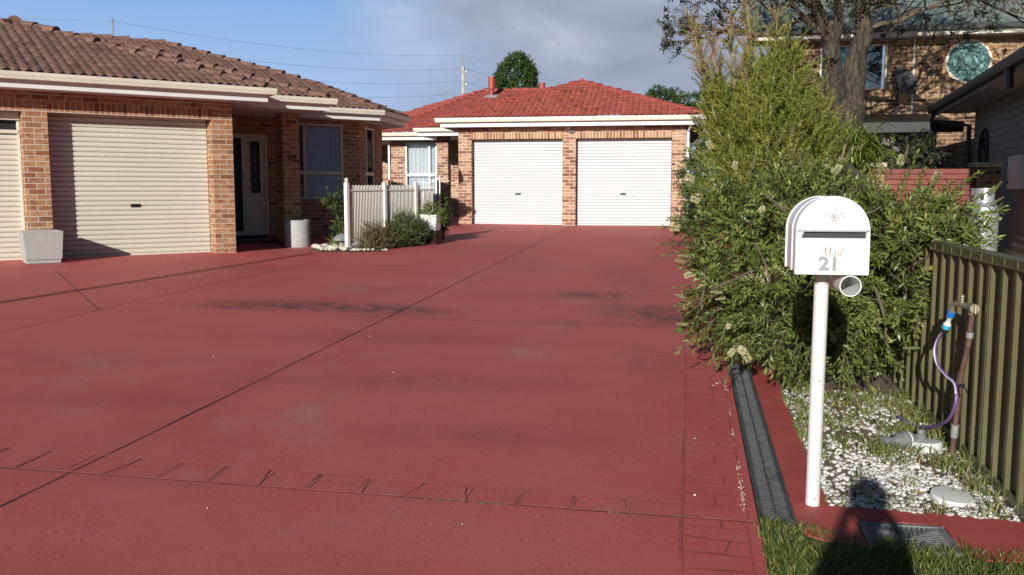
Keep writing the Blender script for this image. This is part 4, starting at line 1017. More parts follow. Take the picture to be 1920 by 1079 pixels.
# around the grate opening
strip(K, [(.785, 4.315), (.98, 4.315), (1.175, 4.315)], [(.785, 4.455), (.98, 4.46), (1.175, 4.465)], -.06, .012)
strip(K, [(1.175, 3.96), (1.3, 3.97), (1.45, 4.0), (1.56, 4.06)], [(1.175, 4.465), (1.3, 4.47), (1.45, 4.47), (1.56, 4.44)], -.06, .012)
tag(K.build('kerb', M['kerb']), kind='structure')
sheet_grid('garden_bed', np.linspace(.68, 1.60, 24), np.linspace(4.40, 12, 120), .004, M['soil'])
sheet_grid('garden_bed', np.linspace(1.6, 9, 20), np.linspace(2, 22, 40), .01, M['soil'])
sheet_grid('lawn', np.linspace(.345, 3.5, 24), np.linspace(-2, 4.15, 50), .004, M['lawn'])
gpoly = [(-3.88, 17.46), (-3.48, 16.50), (-2.99, 16.45), (-2.38, 16.62), (-2.02, 19.0), (-1.86, 20.4), (-1.84, 23.6), (-3.3, 24.8), (-3.6, 21.5)]
gb = MB(); gb.add([(x, y, float(gz(x, y))+.012) for x, y in gpoly], [tuple(range(len(gpoly)))]); tag(gb.build('garden_bed', M['soil']), kind='structure')

# gravel, grass and litter
def in_strip(n, p0, p1, q0, q1): p = rng.uniform(p0, p1, n); q_ = rng.uniform(q0, q1, n); return p, q_
def wpos(p, q_, h=0): x, y = dw(p, q_); return np.stack([x, y, gz(x, y)+h], 1)
n = 8200; p, q_ = in_strip(n, .70, 1.56, 4.46, 6.9)
cl = .5+.5*np.sin(p*9+q_*2.1)*np.cos(q_*4.3-p*3)
dens = np.where(q_ < 5.05, .92, np.where(q_ < 5.6, .55, .24))*np.where(p > 1.45, .4, 1)*np.clip(.25+.9*cl, 0, 1)
keep = rng.random(n) < dens; p, q_ = p[keep], q_[keep]
tag(stones('gravel', M['gravel'], wpos(p, q_, .010), rng.uniform(.007, .021, len(p)), (.35, .7), sub=1, jag=.24), 'white crushed quartz gravel in the strip beside the letterbox', 'gravel', kind='stuff')
def clump_pts(nc, per, p0, p1, q0, q1, sp):
    cp, cq = in_strip(nc, p0, p1, q0, q1); return np.repeat(cp, per)+rng.normal(0, sp, nc*per), np.repeat(cq, per)+rng.normal(0, sp, nc*per)
P_, Q_ = [], []
for nc, per, a in ((80, 24, (.70, 1.55, 5.3, 6.9)), (26, 24, (1.40, 1.57, 4.5, 6.8)), (14, 18, (.70, .77, 4.6, 6.7)), (9, 10, (.8, 1.5, 4.5, 5.0)), (18, 26, (1.05, 1.5, 5.15, 5.9)), (7, 10, (.75, 1.55, 4.47, 4.52))):
    a_, b_ = clump_pts(nc, per, *a, .035); P_.append(a_); Q_.append(b_)
P_ = np.clip(np.concatenate(P_), .69, 1.575); Q_ = np.clip(np.concatenate(Q_), 4.46, 7.2); n = len(P_)
tag(blades('weeds', M['weed'], wpos(P_, Q_), rng.uniform(.03, .13, n), rng.uniform(.003, .007, n), rng.uniform(.3, 1.5, n), rng.random(n)), 'straggly green weeds and grass growing through the gravel', 'weeds', kind='stuff')
# lawn grass
n = 34000; p, q_ = in_strip(n, .33, 3.0, 2.9, 4.22)
edge = np.where(p < .53, 4.18, np.where(p < .80, 4.165-(p-.53)*.62, np.where(p < 1.17, 4.0, 4.07)))+rng.normal(0, .018, n)+.02*np.sin(p*23)
k = (q_ < edge) & (p > .345+rng.normal(0, .01, n)); p, q_ = p[k], q_[k]; n = len(p)
tag(blades('grass', M['grass'], wpos(p, q_, .002), rng.uniform(.035, .095, n)*(.75+.4*np.sin(p*8)*np.cos(q_*11)), rng.uniform(.0025, .0055, n), rng.uniform(.2, 1.3, n), rng.random(n)**1.2), 'short lawn grass with dry tips at the front of the kerb', 'grass', kind='stuff')
# dead leaves and specks
lv = Leaves(); n = 240
p, q_ = in_strip(n, .72, 1.55, 4.5, 7.0); lv.add(wpos(p, q_, .018), rand_dirs(n)*[1, 1, .15], [[0, 0, 1]]*n+rng.normal(0, .3, (n, 3)), rng.uniform(.02, .05, n), rng.uniform(.008, .018, n), rng.random(n))
p, q_ = np.concatenate([rng.uniform(-5, .3, 60), rng.normal(-.3, .3, 50)]), np.concatenate([rng.uniform(4.3, 20, 60), rng.uniform(6, 13, 50)]); n = len(p)
lv.add(wpos(p, q_, .006), rand_dirs(n)*[1, 1, .1], [[0, 0, 1]]*n+rng.normal(0, .2, (n, 3)), rng.uniform(.01, .026, n), rng.uniform(.006, .012, n), rng.random(n))
tag(lv.build('leaf_litter', M['litter']), 'small dead leaves scattered over the drive and the gravel', 'dead leaves', kind='stuff')
n = 26; p = np.concatenate([rng.uniform(-4.5, .33, 16), rng.uniform(.0, .33, 10)]); q_ = np.concatenate([rng.uniform(3.7, 12, 16), rng.uniform(4.3, 8, 10)])
tag(stones('stray_chips', M['gravel'], wpos(p, q_, .003), rng.uniform(.003, .009, n)), 'stray white gravel chips lying on the red drive', 'stone chips', kind='stuff')
# moss tufts in the slab joint
P_ = rng.choice([-1.15, -1.02, -.93, -.85, -.28], 130)+rng.normal(0, .03, 130); x = np.array([tl(a) for a in P_])
tag(blades('joint_weeds', M['weed'], wpos(P_, x, 0), rng.uniform(.005, .016, 130), .003, 1.0, rng.random(130)), 'tiny weeds in the open joint across the drive', 'weeds', kind='stuff')

# ------------------------------------------------------------------ pipes, tap, caps by the fence
def capdisc(name, p, q_, r, label, tilt=0.0, skirt=.02):
    x, y = dw(p, q_); z = float(gz(x, y)); o = empty(name, (x, y, z), 0, label, 'pipe cap', 'white plastic pipe caps in the gravel')
    m = MB(); m.lathe([(r*.96, -.03), (r, skirt-.004), (r, skirt), (r*.97, skirt+.006), (r*.9, skirt+.007), (.001, skirt+.008)], (0, 0, 0), 32); m.build('cap_lid', M['pvc'], o, rel=True, smooth=True, autosm=35)
    m = MB(); m.lathe([(r*.86, -.05), (r*.86, .0)], (0, 0, 0), 28); m.build('pipe_end', M['trimcream'], o, rel=True, smooth=True)
    o.rotation_euler = (R_(tilt), R_(tilt*.4), 0); return o
capdisc('pipe_cap', 1.30, 4.69, .098, 'flat white round cap lying in the gravel at the front', 7, .032)
capdisc('pipe_cap', 1.385, 5.53, .088, 'white round cap standing up beside the grey valve and the fence', -4, .055)
x, y = dw(1.30, 5.53); VB = (x, y, float(gz(x, y)))
vv = empty('water_valve', VB, R_(-10.9+38), 'grey plastic water valve with a threaded elbow lying in the weeds', 'valve')
ax = Vector((-1, .55, 0)).normalized()
m = MB(); m.lathe([(.022, -.12), (.022, -.10), (.03, -.095), (.03, -.06), (.045, -.05), (.05, -.045), (.052, -.01), (.056, -.008), (.056, .012), (.05, .016), (.046, .05), (.03, .06), (.022, .075), (.022, .115), (.028, .118), (.028, .14), (.001, .142)], (-.03, .02, .055), 20, Vector((-1, .25, .05)).normalized())
m.build('valve_body', M['greyplastic'], vv, rel=True, smooth=True, autosm=40)
m = MB(); m.lathe([(.024, -.05), (.026, -.045), (.026, -.005), (.030, 0), (.030, .03), (.02, .035), (.02, .06), (.001, .062)], (.075, -.005, .055), 16); m.lathe([(.022, 0), (.022, .05), (.001, .052)], (.08, -.02, .03), 14, Vector((.3, -.9, -.2)).normalized())
m.build('elbow', M['greyplastic'], vv, rel=True, smooth=True, autosm=40)
m = MB(); m.lathe([(.0535, -.004), (.054, 0), (.0535, .004)], (-.012, .016, .055), 20, Vector((-1, .25, .05)).normalized()); m.lathe([(.0265, 0), (.0268, .004)], (.075, -.005, .03), 16)
m.build('seal_ring', M['pvc'], vv, rel=True, smooth=True)
# standpipe and tap
def D3(p, q_, z): x, y = dw(p, q_); return (x, y, z)
SPb = D3(1.515, 5.49, .09)
SP = empty('garden_tap', SPb, 0, 'old copper standpipe with a brass tap leaning on the olive fence', 'tap')
m = MB(); m.tube([D3(1.515, 5.495, .06), D3(1.517, 5.46, .30), D3(1.52, 5.41, .58), D3(1.525, 5.32, .78), D3(1.525, 5.29, .95)], .0155, 10)
m.build('standpipe', M['copper'], SP, smooth=True, autosm=50, off=SPb)
MB().tube([D3(1.517, 5.474, .20), D3(1.517, 5.462, .275)], .021, 10).build('coupling', M['galv'], SP, off=SPb, smooth=True, autosm=40); MB().tube([D3(1.525, 5.315, .80), D3(1.525, 5.31, .83)], .020, 10).build('coupling', M['galv'], SP, off=SPb, smooth=True, autosm=40)
m = MB(); m.tube([D3(1.525, 5.293, .93), D3(1.525, 5.285, .985)], .021, 10).tube([D3(1.525, 5.27, .965), D3(1.50, 5.39, .97), D3(1.485, 5.465, .968), D3(1.478, 5.487, .955), D3(1.475, 5.494, .915)], [.019, .015, .015, .016, .015], 10)
m.tube([D3(1.525, 5.25, .965), D3(1.524, 5.30, .967)], .026, 10).tube([D3(1.497, 5.385, .97), D3(1.497, 5.385, 1.008)], .011, 8).sphere(D3(1.497, 5.385, 1.016), .013, 8, 6)
m.tube([D3(1.525, 5.235, .99), D3(1.525, 5.235, .94)], .006, 6)
m.build('tap_body', M['brass'], SP, off=SPb, smooth=True, autosm=45)
m = MB(); m.tube([D3(1.522, 5.40, .52), D3(1.50, 5.385, .515), D3(1.505, 5.36, .52), D3(1.53, 5.37, .525)], .006, 6).tube([D3(1.505, 5.36, .52), D3(1.49, 5.27, .54), D3(1.487, 5.20, .535), D3(1.487, 5.17, .52)], .004, 6); m.build('cable_tie', M['black'], SP, off=SPb)
HSb = D3(1.475, 5.5, .09)
HS = empty('garden_hose', HSb, 0, 'short purple hose with a blue and white snap connector hanging from the tap', 'hose')
ht, hd_ = Vector(D3(1.475, 5.494, .915)), Vector(D3(1.463, 5.56, .80))-Vector(D3(1.475, 5.494, .915))
def seg(a, b_): return [tuple(ht+hd_*a), tuple(ht+hd_*b_)]
MB().tube(seg(-.02, .22), .022, 14).build('snap_connector', M['blue'], HS, off=HSb, smooth=True, autosm=40)
wb = MB(); wb.tube([tuple(ht+hd_*t) for t in (.22, .38, .5, .66)], [.020, .013, .013, .022], 14); wb.build('connector_waist', M['white'], HS, off=HSb, smooth=True, autosm=40)
MB().tube(seg(.66, .86), .0225, 14).build('connector_ring', M['cyan'], HS, off=HSb, smooth=True, autosm=40); MB().tube(seg(.86, 1.03), .021, 14).build('connector_nut', M['black'], HS, off=HSb, smooth=True, autosm=40)
hp = [D3(1.463, 5.562, .80), D3(1.455, 5.66, .74), D3(1.45, 5.71, .66), D3(1.455, 5.66, .585), D3(1.47, 5.52, .545), D3(1.49, 5.42, .52), D3(1.485, 5.36, .46), D3(1.48, 5.37, .39), D3(1.475, 5.46, .30), D3(1.46, 5.62, .225), D3(1.44, 5.80, .17), D3(1.40, 5.98, .14), D3(1.36, 6.15, .145)]
def smooth_pts(P, k=5):
    P = [Vector(p) for p in P]; Q = []
    for i in range(len(P)-1):
        p0, p1, p2, p3 = P[max(i-1, 0)], P[i], P[i+1], P[min(i+2, len(P)-1)]
        for t in np.linspace(0, 1, k+1)[:-1]: Q.append(.5*((2*p1)+(p2-p0)*t+(2*p0-5*p1+4*p2-p3)*t*t+(3*p1-p0-3*p2+p3)*t**3))
    return Q+[P[-1]]
hq = smooth_pts(hp); MB().tube(hq, .0095, 10).build('hose_pipe', M['purple'], HS, off=HSb, smooth=True)
MB().tube([p+Vector((-.0055, -.0045, .001)) for p in hq[:30]], .0052, 6).build('hose_stripe', M['hosewhite'], HS, off=HSb, smooth=True)

# gas cylinders beyond the fence
def cylinder(x, y, z, label, s=1.0):
    o = empty('gas_cylinder', (x, y, z), 0, label, 'gas cylinder', 'gas cylinders behind the fence')
    r = .187*s; m = MB(); m.lathe([(r*.9, 0), (r*.92, .08), (r*.93, .09), (r, .11), (r, .93), (r*.96, 1.0), (r*.8, 1.06), (r*.6, 1.09), (.03, 1.1), (.001, 1.1)], (0, 0, 0), 32); m.build('tank', M['silver'], o, rel=True, smooth=True, autosm=40)
    m = MB(); n = 24; R0 = r*.70
    for i in range(n):
        a, b_ = 2*math.pi*i/n, 2*math.pi*(i+1)/n
        hole = i % 6 in (2, 3)
        for z0, z1 in (((1.06, 1.11), (1.21, 1.27)) if hole else ((1.06, 1.27),)):
            m.add([(R0*math.cos(t)*f_, R0*math.sin(t)*f_, zz) for f_ in (1, .94) for t, zz in ((a, z0), (b_, z0), (b_, z1), (a, z1))], [(0, 1, 2, 3), (7, 6, 5, 4), (0, 4, 5, 1), (3, 2, 6, 7)])
    m.build('collar', M['silver'], o, rel=True)
    MB().lathe([(.03, 1.1), (.03, 1.16), (.04, 1.17), (.04, 1.2), (.001, 1.21)], (0, 0, 0), 12).build('valve', M['brass'], o, rel=True)
    return o, r
o, r_ = cylinder(6.42, 12.45, .36, 'silver gas cylinder with black stencilling beside the weatherboard wall')
az = R_(-118)
for t_, zz, sz in (('WEIGHT', .86, .075), ('15', .79, .055)):
    pass
text('WEIGHT', .062, (r_*1.004*math.cos(az), r_*1.004*math.sin(az), .83), (R_(90), 0, az+R_(90)), M['black'], o, 'stencil_text', .0005)
text('15', .055, (r_*1.004*math.cos(az+.5), r_*1.004*math.sin(az+.5), .79), (R_(90), 0, az+.5+R_(90)), M['black'], o, 'stencil_text', .0005)
MB().lathe([(r_*1.001, .945), (r_*.985, .97)], (0, 0, 0), 32).build('green_band', plain('band_green', (.10, .36, .27), .4, .1, 5), o, rel=True)
cylinder(6.60, 12.9, .36, 'second silver gas cylinder half hidden behind the stencilled one')

# ------------------------------------------------------------------ planters, fence of hoops, ornaments in front of the left house
def Lw(s, d): a = R_(35.4); return (LO[0]+s*math.cos(a)-d*math.sin(a), LO[1]+s*math.sin(a)+d*math.cos(a))
x, y = Lw(-3.145, -.285)
sp_ = empty('square_planter', (x, y, float(gz(x, y))), R_(35.4), 'square grey concrete planter in front of the brick pier between the garages', 'planter')
m = MB(); hb, ht_ = .25, .278
m.box(-.232, .232, -.232, .232, 0, .055); m.build('plinth', M['conc'], sp_, rel=True)
m = MB(); m.hexa([(-hb, -hb, .058), (hb, -hb, .058), (hb, hb, .058), (-hb, hb, .058)], [(-ht_, -ht_, .462), (ht_, -ht_, .462), (ht_, ht_, .462), (-ht_, ht_, .462)])
for a0, a1, c0, c1 in ((-ht_, ht_, -ht_, -ht_+.035), (-ht_, ht_, ht_-.035, ht_), (-ht_, -ht_+.035, -ht_+.035, ht_-.035), (ht_-.035, ht_, -ht_+.035, ht_-.035)): m.box(a0, a1, c0, c1, .4625, .49)
m.build('tub', M['conc'], sp_, rel=True, bevel=.004); m = MB(); m.box(-.24, .24, -.24, .24, .463, .466); m.build('soil', M['soil'], sp_, rel=True)
x, y = Lw(1.645, 1.225)
rp = empty('round_planter', (x, y, float(gz(x, y))), 0, 'round grey concrete planter at the foot of the porch pier', 'planter')
m = MB(); m.lathe([(.25, -.03), (.252, .01), (.256, .50), (.252, .515), (.242, .522), (.218, .522), (.213, .51), (.213, .44), (.001, .44)], (0, 0, 0), 48); m.build('tub', M['conc'], rp, rel=True, smooth=True, autosm=40)

F0, F1 = Vector((-3.005, 16.66)), Vector((-1.60, 18.9)); fd_ = (F1-F0); fl_ = fd_.length
za = float(gz(*F0)); PF = empty('hoop_top_fence', (F0.x, F0.y, za), math.atan2(fd_.y, fd_.x), 'low white hoop-top metal fence beside the garden shrubs', 'fence')
def fz(t): p = F0+fd_*t; return float(gz(p.x, p.y))-za
ptx = [0.0, .40, .763]
for i, t in enumerate(ptx):
    m = MB(); x = t*fl_; zt = 1.245+fz(t)*.3; m.box(x-.035, x+.035, -.035, .035, fz(t), zt)
    m.hexa([(x-.04, -.04, zt), (x+.04, -.04, zt), (x+.04, .04, zt), (x-.04, .04, zt)], [(x-.02, -.02, zt+.015), (x+.02, -.02, zt+.015), (x+.02, .02, zt+.015), (x-.02, .02, zt+.015)])
    if i == 0: m.lathe([(.012, zt+.012), (.012, zt+.03)], (x, 0, 0), 12)
    pst = m.build('post', M['fencewhite'], PF, rel=True, bevel=.003)
    if i == 0: MB().sphere((x, 0, zt+.055), .036, 14, 10).build('finial', M['fencewhite'], pst, rel=True, smooth=True)
for h_ in (1.095, .10):
    m = MB()
    for a, b_ in ((.0, .40), (.40, .763), (.763, 1.0)): m.hexa([(a*fl_+.036, -.017, h_+fz(a)*.3), (b_*fl_-.036, -.017, h_+fz(b_)*.3), (b_*fl_-.036, .017, h_+fz(b_)*.3), (a*fl_+.036, .017, h_+fz(a)*.3)], [(a*fl_+.036, -.017, h_+.035+fz(a)*.3), (b_*fl_-.036, -.017, h_+.035+fz(b_)*.3), (b_*fl_-.036, .017, h_+.035+fz(b_)*.3), (a*fl_+.036, .017, h_+.035+fz(a)*.3)])
    m.build('rail', M['fencewhite'], PF, rel=True)
nh = 30
for i in range(nh):
    x = .07+(fl_-.09)*i/nh; t = x/fl_; zt = 1.20+fz(t)*.3; zb_ = .06+fz(t)
    w_ = .022; pts = [(x, 0, zb_), (x, 0, zt-w_)]+[(x+w_-w_*math.cos(a), 0, zt-w_+w_*math.sin(a)) for a in np.linspace(0, math.pi, 7)[1:-1]]+[(x+2*w_, 0, zt-w_), (x+2*w_, 0, zb_)]
    MB().tube(pts, .0082, 6).build('hoop', M['fencewhite'], PF, rel=True, smooth=True)
# river stones round the fence post
sts = []
for i in range(54):
    for _ in range(40):
        if i < 40: px_, py_ = random.uniform(-3.85, -2.98), random.uniform(16.45, 17.35)
        else: px_, py_ = random.uniform(-2.95, -2.30), random.uniform(16.5, 16.8)
        lo_edge = np.interp(px_, [-3.88, -3.48, -2.99, -2.38], [17.46, 16.52, 16.47, 16.64])
        r_s = random.uniform(.035, .075) if i < 40 else random.uniform(.025, .045)
        if py_ > lo_edge+r_s*.7 and all(math.hypot(px_-a, py_-b_) > (r_s+c_)*.72 for a, b_, c_ in sts): sts.append((px_, py_, r_s)); break
ivs, ifs = ico(2); base = []
for i in range(5):
    V = ivs*(1+.09*np.sin(ivs[:, :1]*3.1+i)*np.cos(ivs[:, 1:2]*2.3+i*2))*[1.15, .85, .6]
    me = bpy.data.meshes.new('river_stone'); me.from_pydata(V.tolist(), [], ifs.tolist()); me.polygons.foreach_set('use_smooth', [True]*len(ifs)); me.materials.append(M['river']); base.append(me)
for i, (a, b_, r_s) in enumerate(sts):
    o = bpy.data.objects.new('river_stone', base[i % 5]); COL.objects.link(o); o.location = (a, b_, float(gz(a, b_))+.05*math.exp(-((a+4.05)**2+(b_-17.75)**2)/1.125)+.012+r_s*.45); o.scale = (r_s,)*3; o.rotation_euler = (random.uniform(-.3, .3), random.uniform(-.3, .3), random.uniform(0, 6.3))
    tag(o, 'smooth pale river stone in the pile around the white fence post', 'stone', 'river stones around the fence post')
x, y = -3.22, 17.3
ln = empty('stone_lantern', (x, y, float(gz(x, y))), .4, 'small dark stone lantern with a mushroom cap behind the white fence post', 'garden lantern')
MB().lathe([(.07, -.02), (.075, .06), (.06, .12), (.055, .15)], (0, 0, 0), 10).build('base', M['slate'], ln, rel=True, smooth=True, autosm=50)
MB().lathe([(.06, .15), (.175, .165), (.18, .185), (.13, .25), (.06, .29), (.001, .30)], (0, 0, 0), 9).build('stone_cap', M['slate'], ln, rel=True, smooth=True, autosm=25)
# trough with plants at the far end of the hoop fence
x, y = -1.62, 18.35; zt = float(gz(x, y))
k_ = .78; tr = empty('planter_trough', (x, y, zt), R_(-62+35), 'white fluted planter trough standing on dark shadow-coloured bricks by the fence end', 'planter')
m = MB(); m.box(-.17, .17, -.12, .12, 0, .27); m.build('brick_stand', M['porch'], tr, rel=True)  # dark brick, with its shadow put into the near-black colour
m = MB(); m.hexa([(-.18, -.10, .225), (.18, -.10, .225), (.18, .10, .225), (-.18, .10, .225)], [(-.245, -.15, .545), (.245, -.15, .545), (.245, .15, .545), (-.245, .15, .545)])
for i in range(9):
    f_ = -.9+1.8*i/8; m.hexa([(f_*.18-.008, -.109, .23), (f_*.18+.008, -.109, .23), (f_*.18+.008, -.1, .23), (f_*.18-.008, -.1, .23)], [(f_*.24-.008, -.158, .53), (f_*.24+.008, -.158, .53), (f_*.24+.008, -.148, .53), (f_*.24-.008, -.148, .53)])
m.box(-.255, .255, -.16, .16, .546, .575); [m.v.__setitem__(i_, (v_[0]*.78, v_[1]*.78, .275+(v_[2]-.225)*.9)) for i_, v_ in enumerate(m.v)]; m.build('trough', M['trim'], tr, rel=True)
# white garden stand by the far porch
x, y = -1.52, 19.3; zt = float(gz(x, y))
gs = empty('garden_stand', (x, y, zt), 0, 'thin white metal garden stand with spreading arms beside the far brick pier', 'garden stand')
MB().tube([(0, 0, 0), (0, 0, 1.36)], .014, 8).build('pole', M['alu'], gs, rel=True)
m = MB()
for k, (dx, dz) in enumerate(((-.42, -.02), (-.26, .03), (.12, .08), (.2, .0))): m.tube([(0, 0, 1.30), (dx*.5, .02*k, 1.22+dz), (dx, .03*k, 1.25+dz)], .008, 6)
m.tube([(-.40, 0, .1), (-.34, 0, 1.2)], .010, 6); m.build('arm', M['alu'], gs, rel=True)
x, y = -3.25, 23.4; zt = float(gz(x, y))
bn = empty('wheelie_bin', (x, y, zt), .2, 'dark green wheelie bin in the gap between the two houses', 'bin')
MB().hexa([(-.22, -.25, .06), (.22, -.25, .06), (.22, .25, .06), (-.22, .25, .06)], [(-.28, -.32, .98), (.28, -.32, .98), (.28, .32, .98), (-.28, .32, .98)]).build('body', M['bin'], bn, rel=True, bevel=.02)
MB().hexa([(-.3, -.34, .985), (.3, -.34, .985), (.3, .36, .985), (-.3, .36, .985)], [(-.27, -.3, 1.06), (.27, -.3, 1.06), (.27, .34, 1.06), (-.27, .34, 1.06)]).build('lid', M['bin'], bn, rel=True, bevel=.02)
MB().lathe([(.1, -.26), (.1, -.21)], (0, .25, .1), 14, Vector((1, 0, 0))).lathe([(.1, .21), (.1, .26)], (0, .25, .1), 14, Vector((1, 0, 0))).build('wheel', M['black'], bn, rel=True)

# ------------------------------------------------------------------ vegetation
F_ = 1710.0; PT = R_(6.08)
def pix(u, v, Y):                # a point of the place seen at photo pixel (u,v), Y metres ahead
    x, y = (u-960)/F_, (v-539.5)/F_; d = Vector((x, math.cos(PT)-y*math.sin(PT), -math.sin(PT)-y*math.cos(PT))); d *= Y/d.y
    return Vector((0, 0, 1.6))+d
def leaf_shoots(lv, tw, base, dirs, length, nleaf, ll, lw, ang=50, start=.12, droop=.3, whorl=2.4, rnd=None, twr=.0022, up=0.0, twn=4):
    """many curved shoots, each with nleaf leaves set spirally"""
    n = len(base); base = np.asarray(base, float); D0 = nrm(np.asarray(dirs, float)); L = np.broadcast_to(length, n)
    a = np.cross(D0, np.array([.31, .17, .93])); a = nrm(a); b = np.cross(D0, a)
    t = np.linspace(start, 1, nleaf)[None, :]; t = np.clip(t+rng.normal(0, .012, (n, nleaf)), 0, 1)
    g = np.array([0, 0, -1.0]); gd = droop*L[:, None, None]
    pos = base[:, None]+D0[:, None]*(t*L[:, None])[..., None]+g*(t**2)[..., None]*gd*.5
    tan = nrm(D0[:, None]+g*t[..., None]*droop)
    th = (np.arange(nleaf)*whorl)[None]+rng.uniform(0, 6.28, (n, 1))+rng.normal(0, .25, (n, nleaf))
    rad = a[:, None]*np.cos(th)[..., None]+b[:, None]*np.sin(th)[..., None]
    an = np.radians(ang)+rng.normal(0, .14, (n, nleaf))-.45*(t > .9)
    dd = nrm(tan*np.cos(an)[..., None]+rad*np.sin(an)[..., None]+np.array([0, 0, up]))
    N = nrm(tan*.9-dd*.2+rng.normal(0, .25, dd.shape))
    ll_ = ll*(.75+.5*rng.random((n, nleaf)))*(1-.35*(t > .93)); lw_ = lw*(.8+.4*rng.random((n, nleaf)))
    rr = rng.random((n, 1))*.55+rng.random((n, nleaf))*.3+.18*(t > .85) if rnd is None else rnd[:, None]+rng.normal(0, .15, (n, nleaf))
    lv.add(pos.reshape(-1, 3), dd.reshape(-1, 3), N.reshape(-1, 3), ll_.ravel(), lw_.ravel(), rr.ravel())
    if tw is not None:
        for i in range(n):
            ts = np.linspace(0, 1, twn); P = base[i]+D0[i]*(ts*L[i])[:, None]+g*(ts**2)[:, None]*droop*L[i]*.5
            tw.tube(P, list(np.linspace(twr*1.5, twr*.6, twn)), 4, False)
def ell_points(ells, n, r0=.72, r1=1.0, core=.6):
    vol = np.array([r[0]*r[1]+r[1]*r[2]+r[0]*r[2] for c, r in ells]); k = rng.choice(len(ells), n*2, p=vol/vol.sum())
    C = np.array([e[0] for e in ells])[k]; Rr = np.array([e[1] for e in ells])[k]; d = rand_dirs(n*2); s = rng.uniform(r0, r1, (n*2, 1))
    P = C+d*Rr*s; keep = np.ones(n*2, bool)
    for i, (c, r) in enumerate(ells): keep &= (np.linalg.norm((P-np.array(c))/np.array(r), axis=1) > core) | (k == i)
    P, d, Rr = P[keep][:n], d[keep][:n], Rr[keep][:n]
    return P, nrm(d/Rr)
GX = [-99]
def grow(mb, p, d, length, r, depth, tips, wob=.22, split=(2, 3), spread=.7, lift=.05, n=5, taper=.62, minr=.004, zmin=-9):
    pts = [Vector(p)]; dirs = Vector(d).normalized(); rs = [r]
    for i in range(n):
        dirs = (dirs+Vector((random.gauss(0, wob), random.gauss(0, wob), random.gauss(0, wob)+lift))).normalized()
        if pts[-1].z < zmin and dirs.z < .1: dirs.z = .12; dirs.normalize()
        if pts[-1].x < GX[0] and dirs.x < 0: dirs.x *= -.3; dirs.normalize()
        pts.append(pts[-1]+dirs*length/n); rs.append(max(minr, r*(1-(1-taper)*(i+1)/n)))
    mb.tube(pts, rs, 7 if r > .03 else 4, False)
    if depth == 0: tips.append((pts[-1], dirs.copy())); tips.append((pts[len(pts)//2], dirs.copy())); return
    for k in range(random.randint(*split)):
        i = random.randint(max(1, n//2-1), n); nd_ = (dirs+Vector((random.gauss(0, spread), random.gauss(0, spread), random.gauss(0, spread*.7)))).normalized()
        grow(mb, pts[i], nd_, length*random.uniform(.55, .85), rs[i]*.72, depth-1, tips, wob, split, spread, lift, max(3, n-1), taper, minr, zmin)
    grow(mb, pts[-1], dirs, length*.7, rs[-1], depth-1, tips, wob, split, spread, lift, max(3, n-1), taper, minr, zmin)

# bottlebrush shrub by the letterbox
BB = Vector((*dw(1.05, 7.6), 0)); BB.z = float(gz(BB.x, BB.y))
bb = empty('bottlebrush_shrub', BB, 0, 'big sprawling bottlebrush shrub with cream flowers, spilling over the fence and drain', 'shrub')
ells = [((2.87, 6.68, 1.27), (.45, .36, .20)), (tuple(pix(1735, 462, 6.05)), (.24, .32, .17)), (tuple(pix(1722, 540, 6.1)), (.13, .24, .22)), ((2.20, 7.35, 1.02), (.70, .92, .66)), ((2.95, 7.05, 1.30), (.60, .55, .26)), ((2.34, 7.85, 1.50), (.58, .60, .33)), ((2.62, 6.72, .78), (.24, .34, .44)),
        ((1.70, 7.15, .80), (.32, .5, .38)), ((2.05, 6.62, .52), (.34, .36, .34)), ((2.55, 7.4, 1.2), (.5, .5, .42)), ((1.86, 7.5, 1.22), (.40, .5, .34)), ((2.28, 6.5, .66), (.22, .25, .3))]
lv = Leaves(); tw = MB()
for n, r0, r1, dl_ in ((1150, .80, 1.0, 1), (420, .5, .8, .8)):
    P, N = ell_points(ells, n if n < 600 else 190, r0, r1, .72)
    if n > 600:                      # outer shoots grow in clumps with gaps between
        P = np.repeat(P, 6, 0)+rng.normal(0, .055, (len(P)*6, 3)); N = nrm(np.repeat(N, 6, 0)+np.repeat(rng.normal(0, .35, (len(N), 3)), 6, 0))
    out = P-np.array([2.3, 7.5, .7]); D = nrm(N*.8+nrm(out)*.45+rng.normal(0, .38, P.shape)+np.array([0, 0, .22])*(P[:, 2:] > .8)+np.array([0, 0, -.25])*(P[:, 2:] < .65))
    Ln = rng.uniform(.16, .34, len(P)); k = P[:, 2] > .12
    P, D, Ln = P[k], D[k], Ln[k]
    leaf_shoots(lv, tw, P-D*Ln[:, None]*.45, D, Ln, 21, .068, .0175, 50, .10, .28, 2.4, None, .0018)
# long sprays breaking the outline
spr = [(1300, 300, 7.9, -.5, .75), (1330, 330, 7.6, -.6, .6), (1262, 428, 7.4, -.9, .1), (1275, 470, 7.0, -.9, .0), (1285, 555, 6.8, -.9, -.2), (1330, 690, 6.5, -.5, -.8), (1420, 300, 8.0, .1, .9), (1480, 290, 8.0, .1, .9), (1540, 310, 7.7, .3, .8), (1695, 300, 7.3, .15, .9),
       (1660, 345, 7.0, .1, .9), (1745, 330, 7.0, .2, .8), (1845, 340, 6.9, .6, .6), (1850, 395, 6.7, .9, .15), (1850, 420, 6.7, .9, 0), (1780, 520, 6.3, .4, -.8), (1730, 540, 6.3, .2, -.9), (1690, 640, 6.2, .3, -.8), (1585, 735, 6.0, 0, -1), (1290, 600, 6.9, -.9, -.1), (1640, 690, 6.1, .1, -.9), (1480, 715, 6.1, -.2, -.9), (1795, 395, 6.8, .7, .3)]
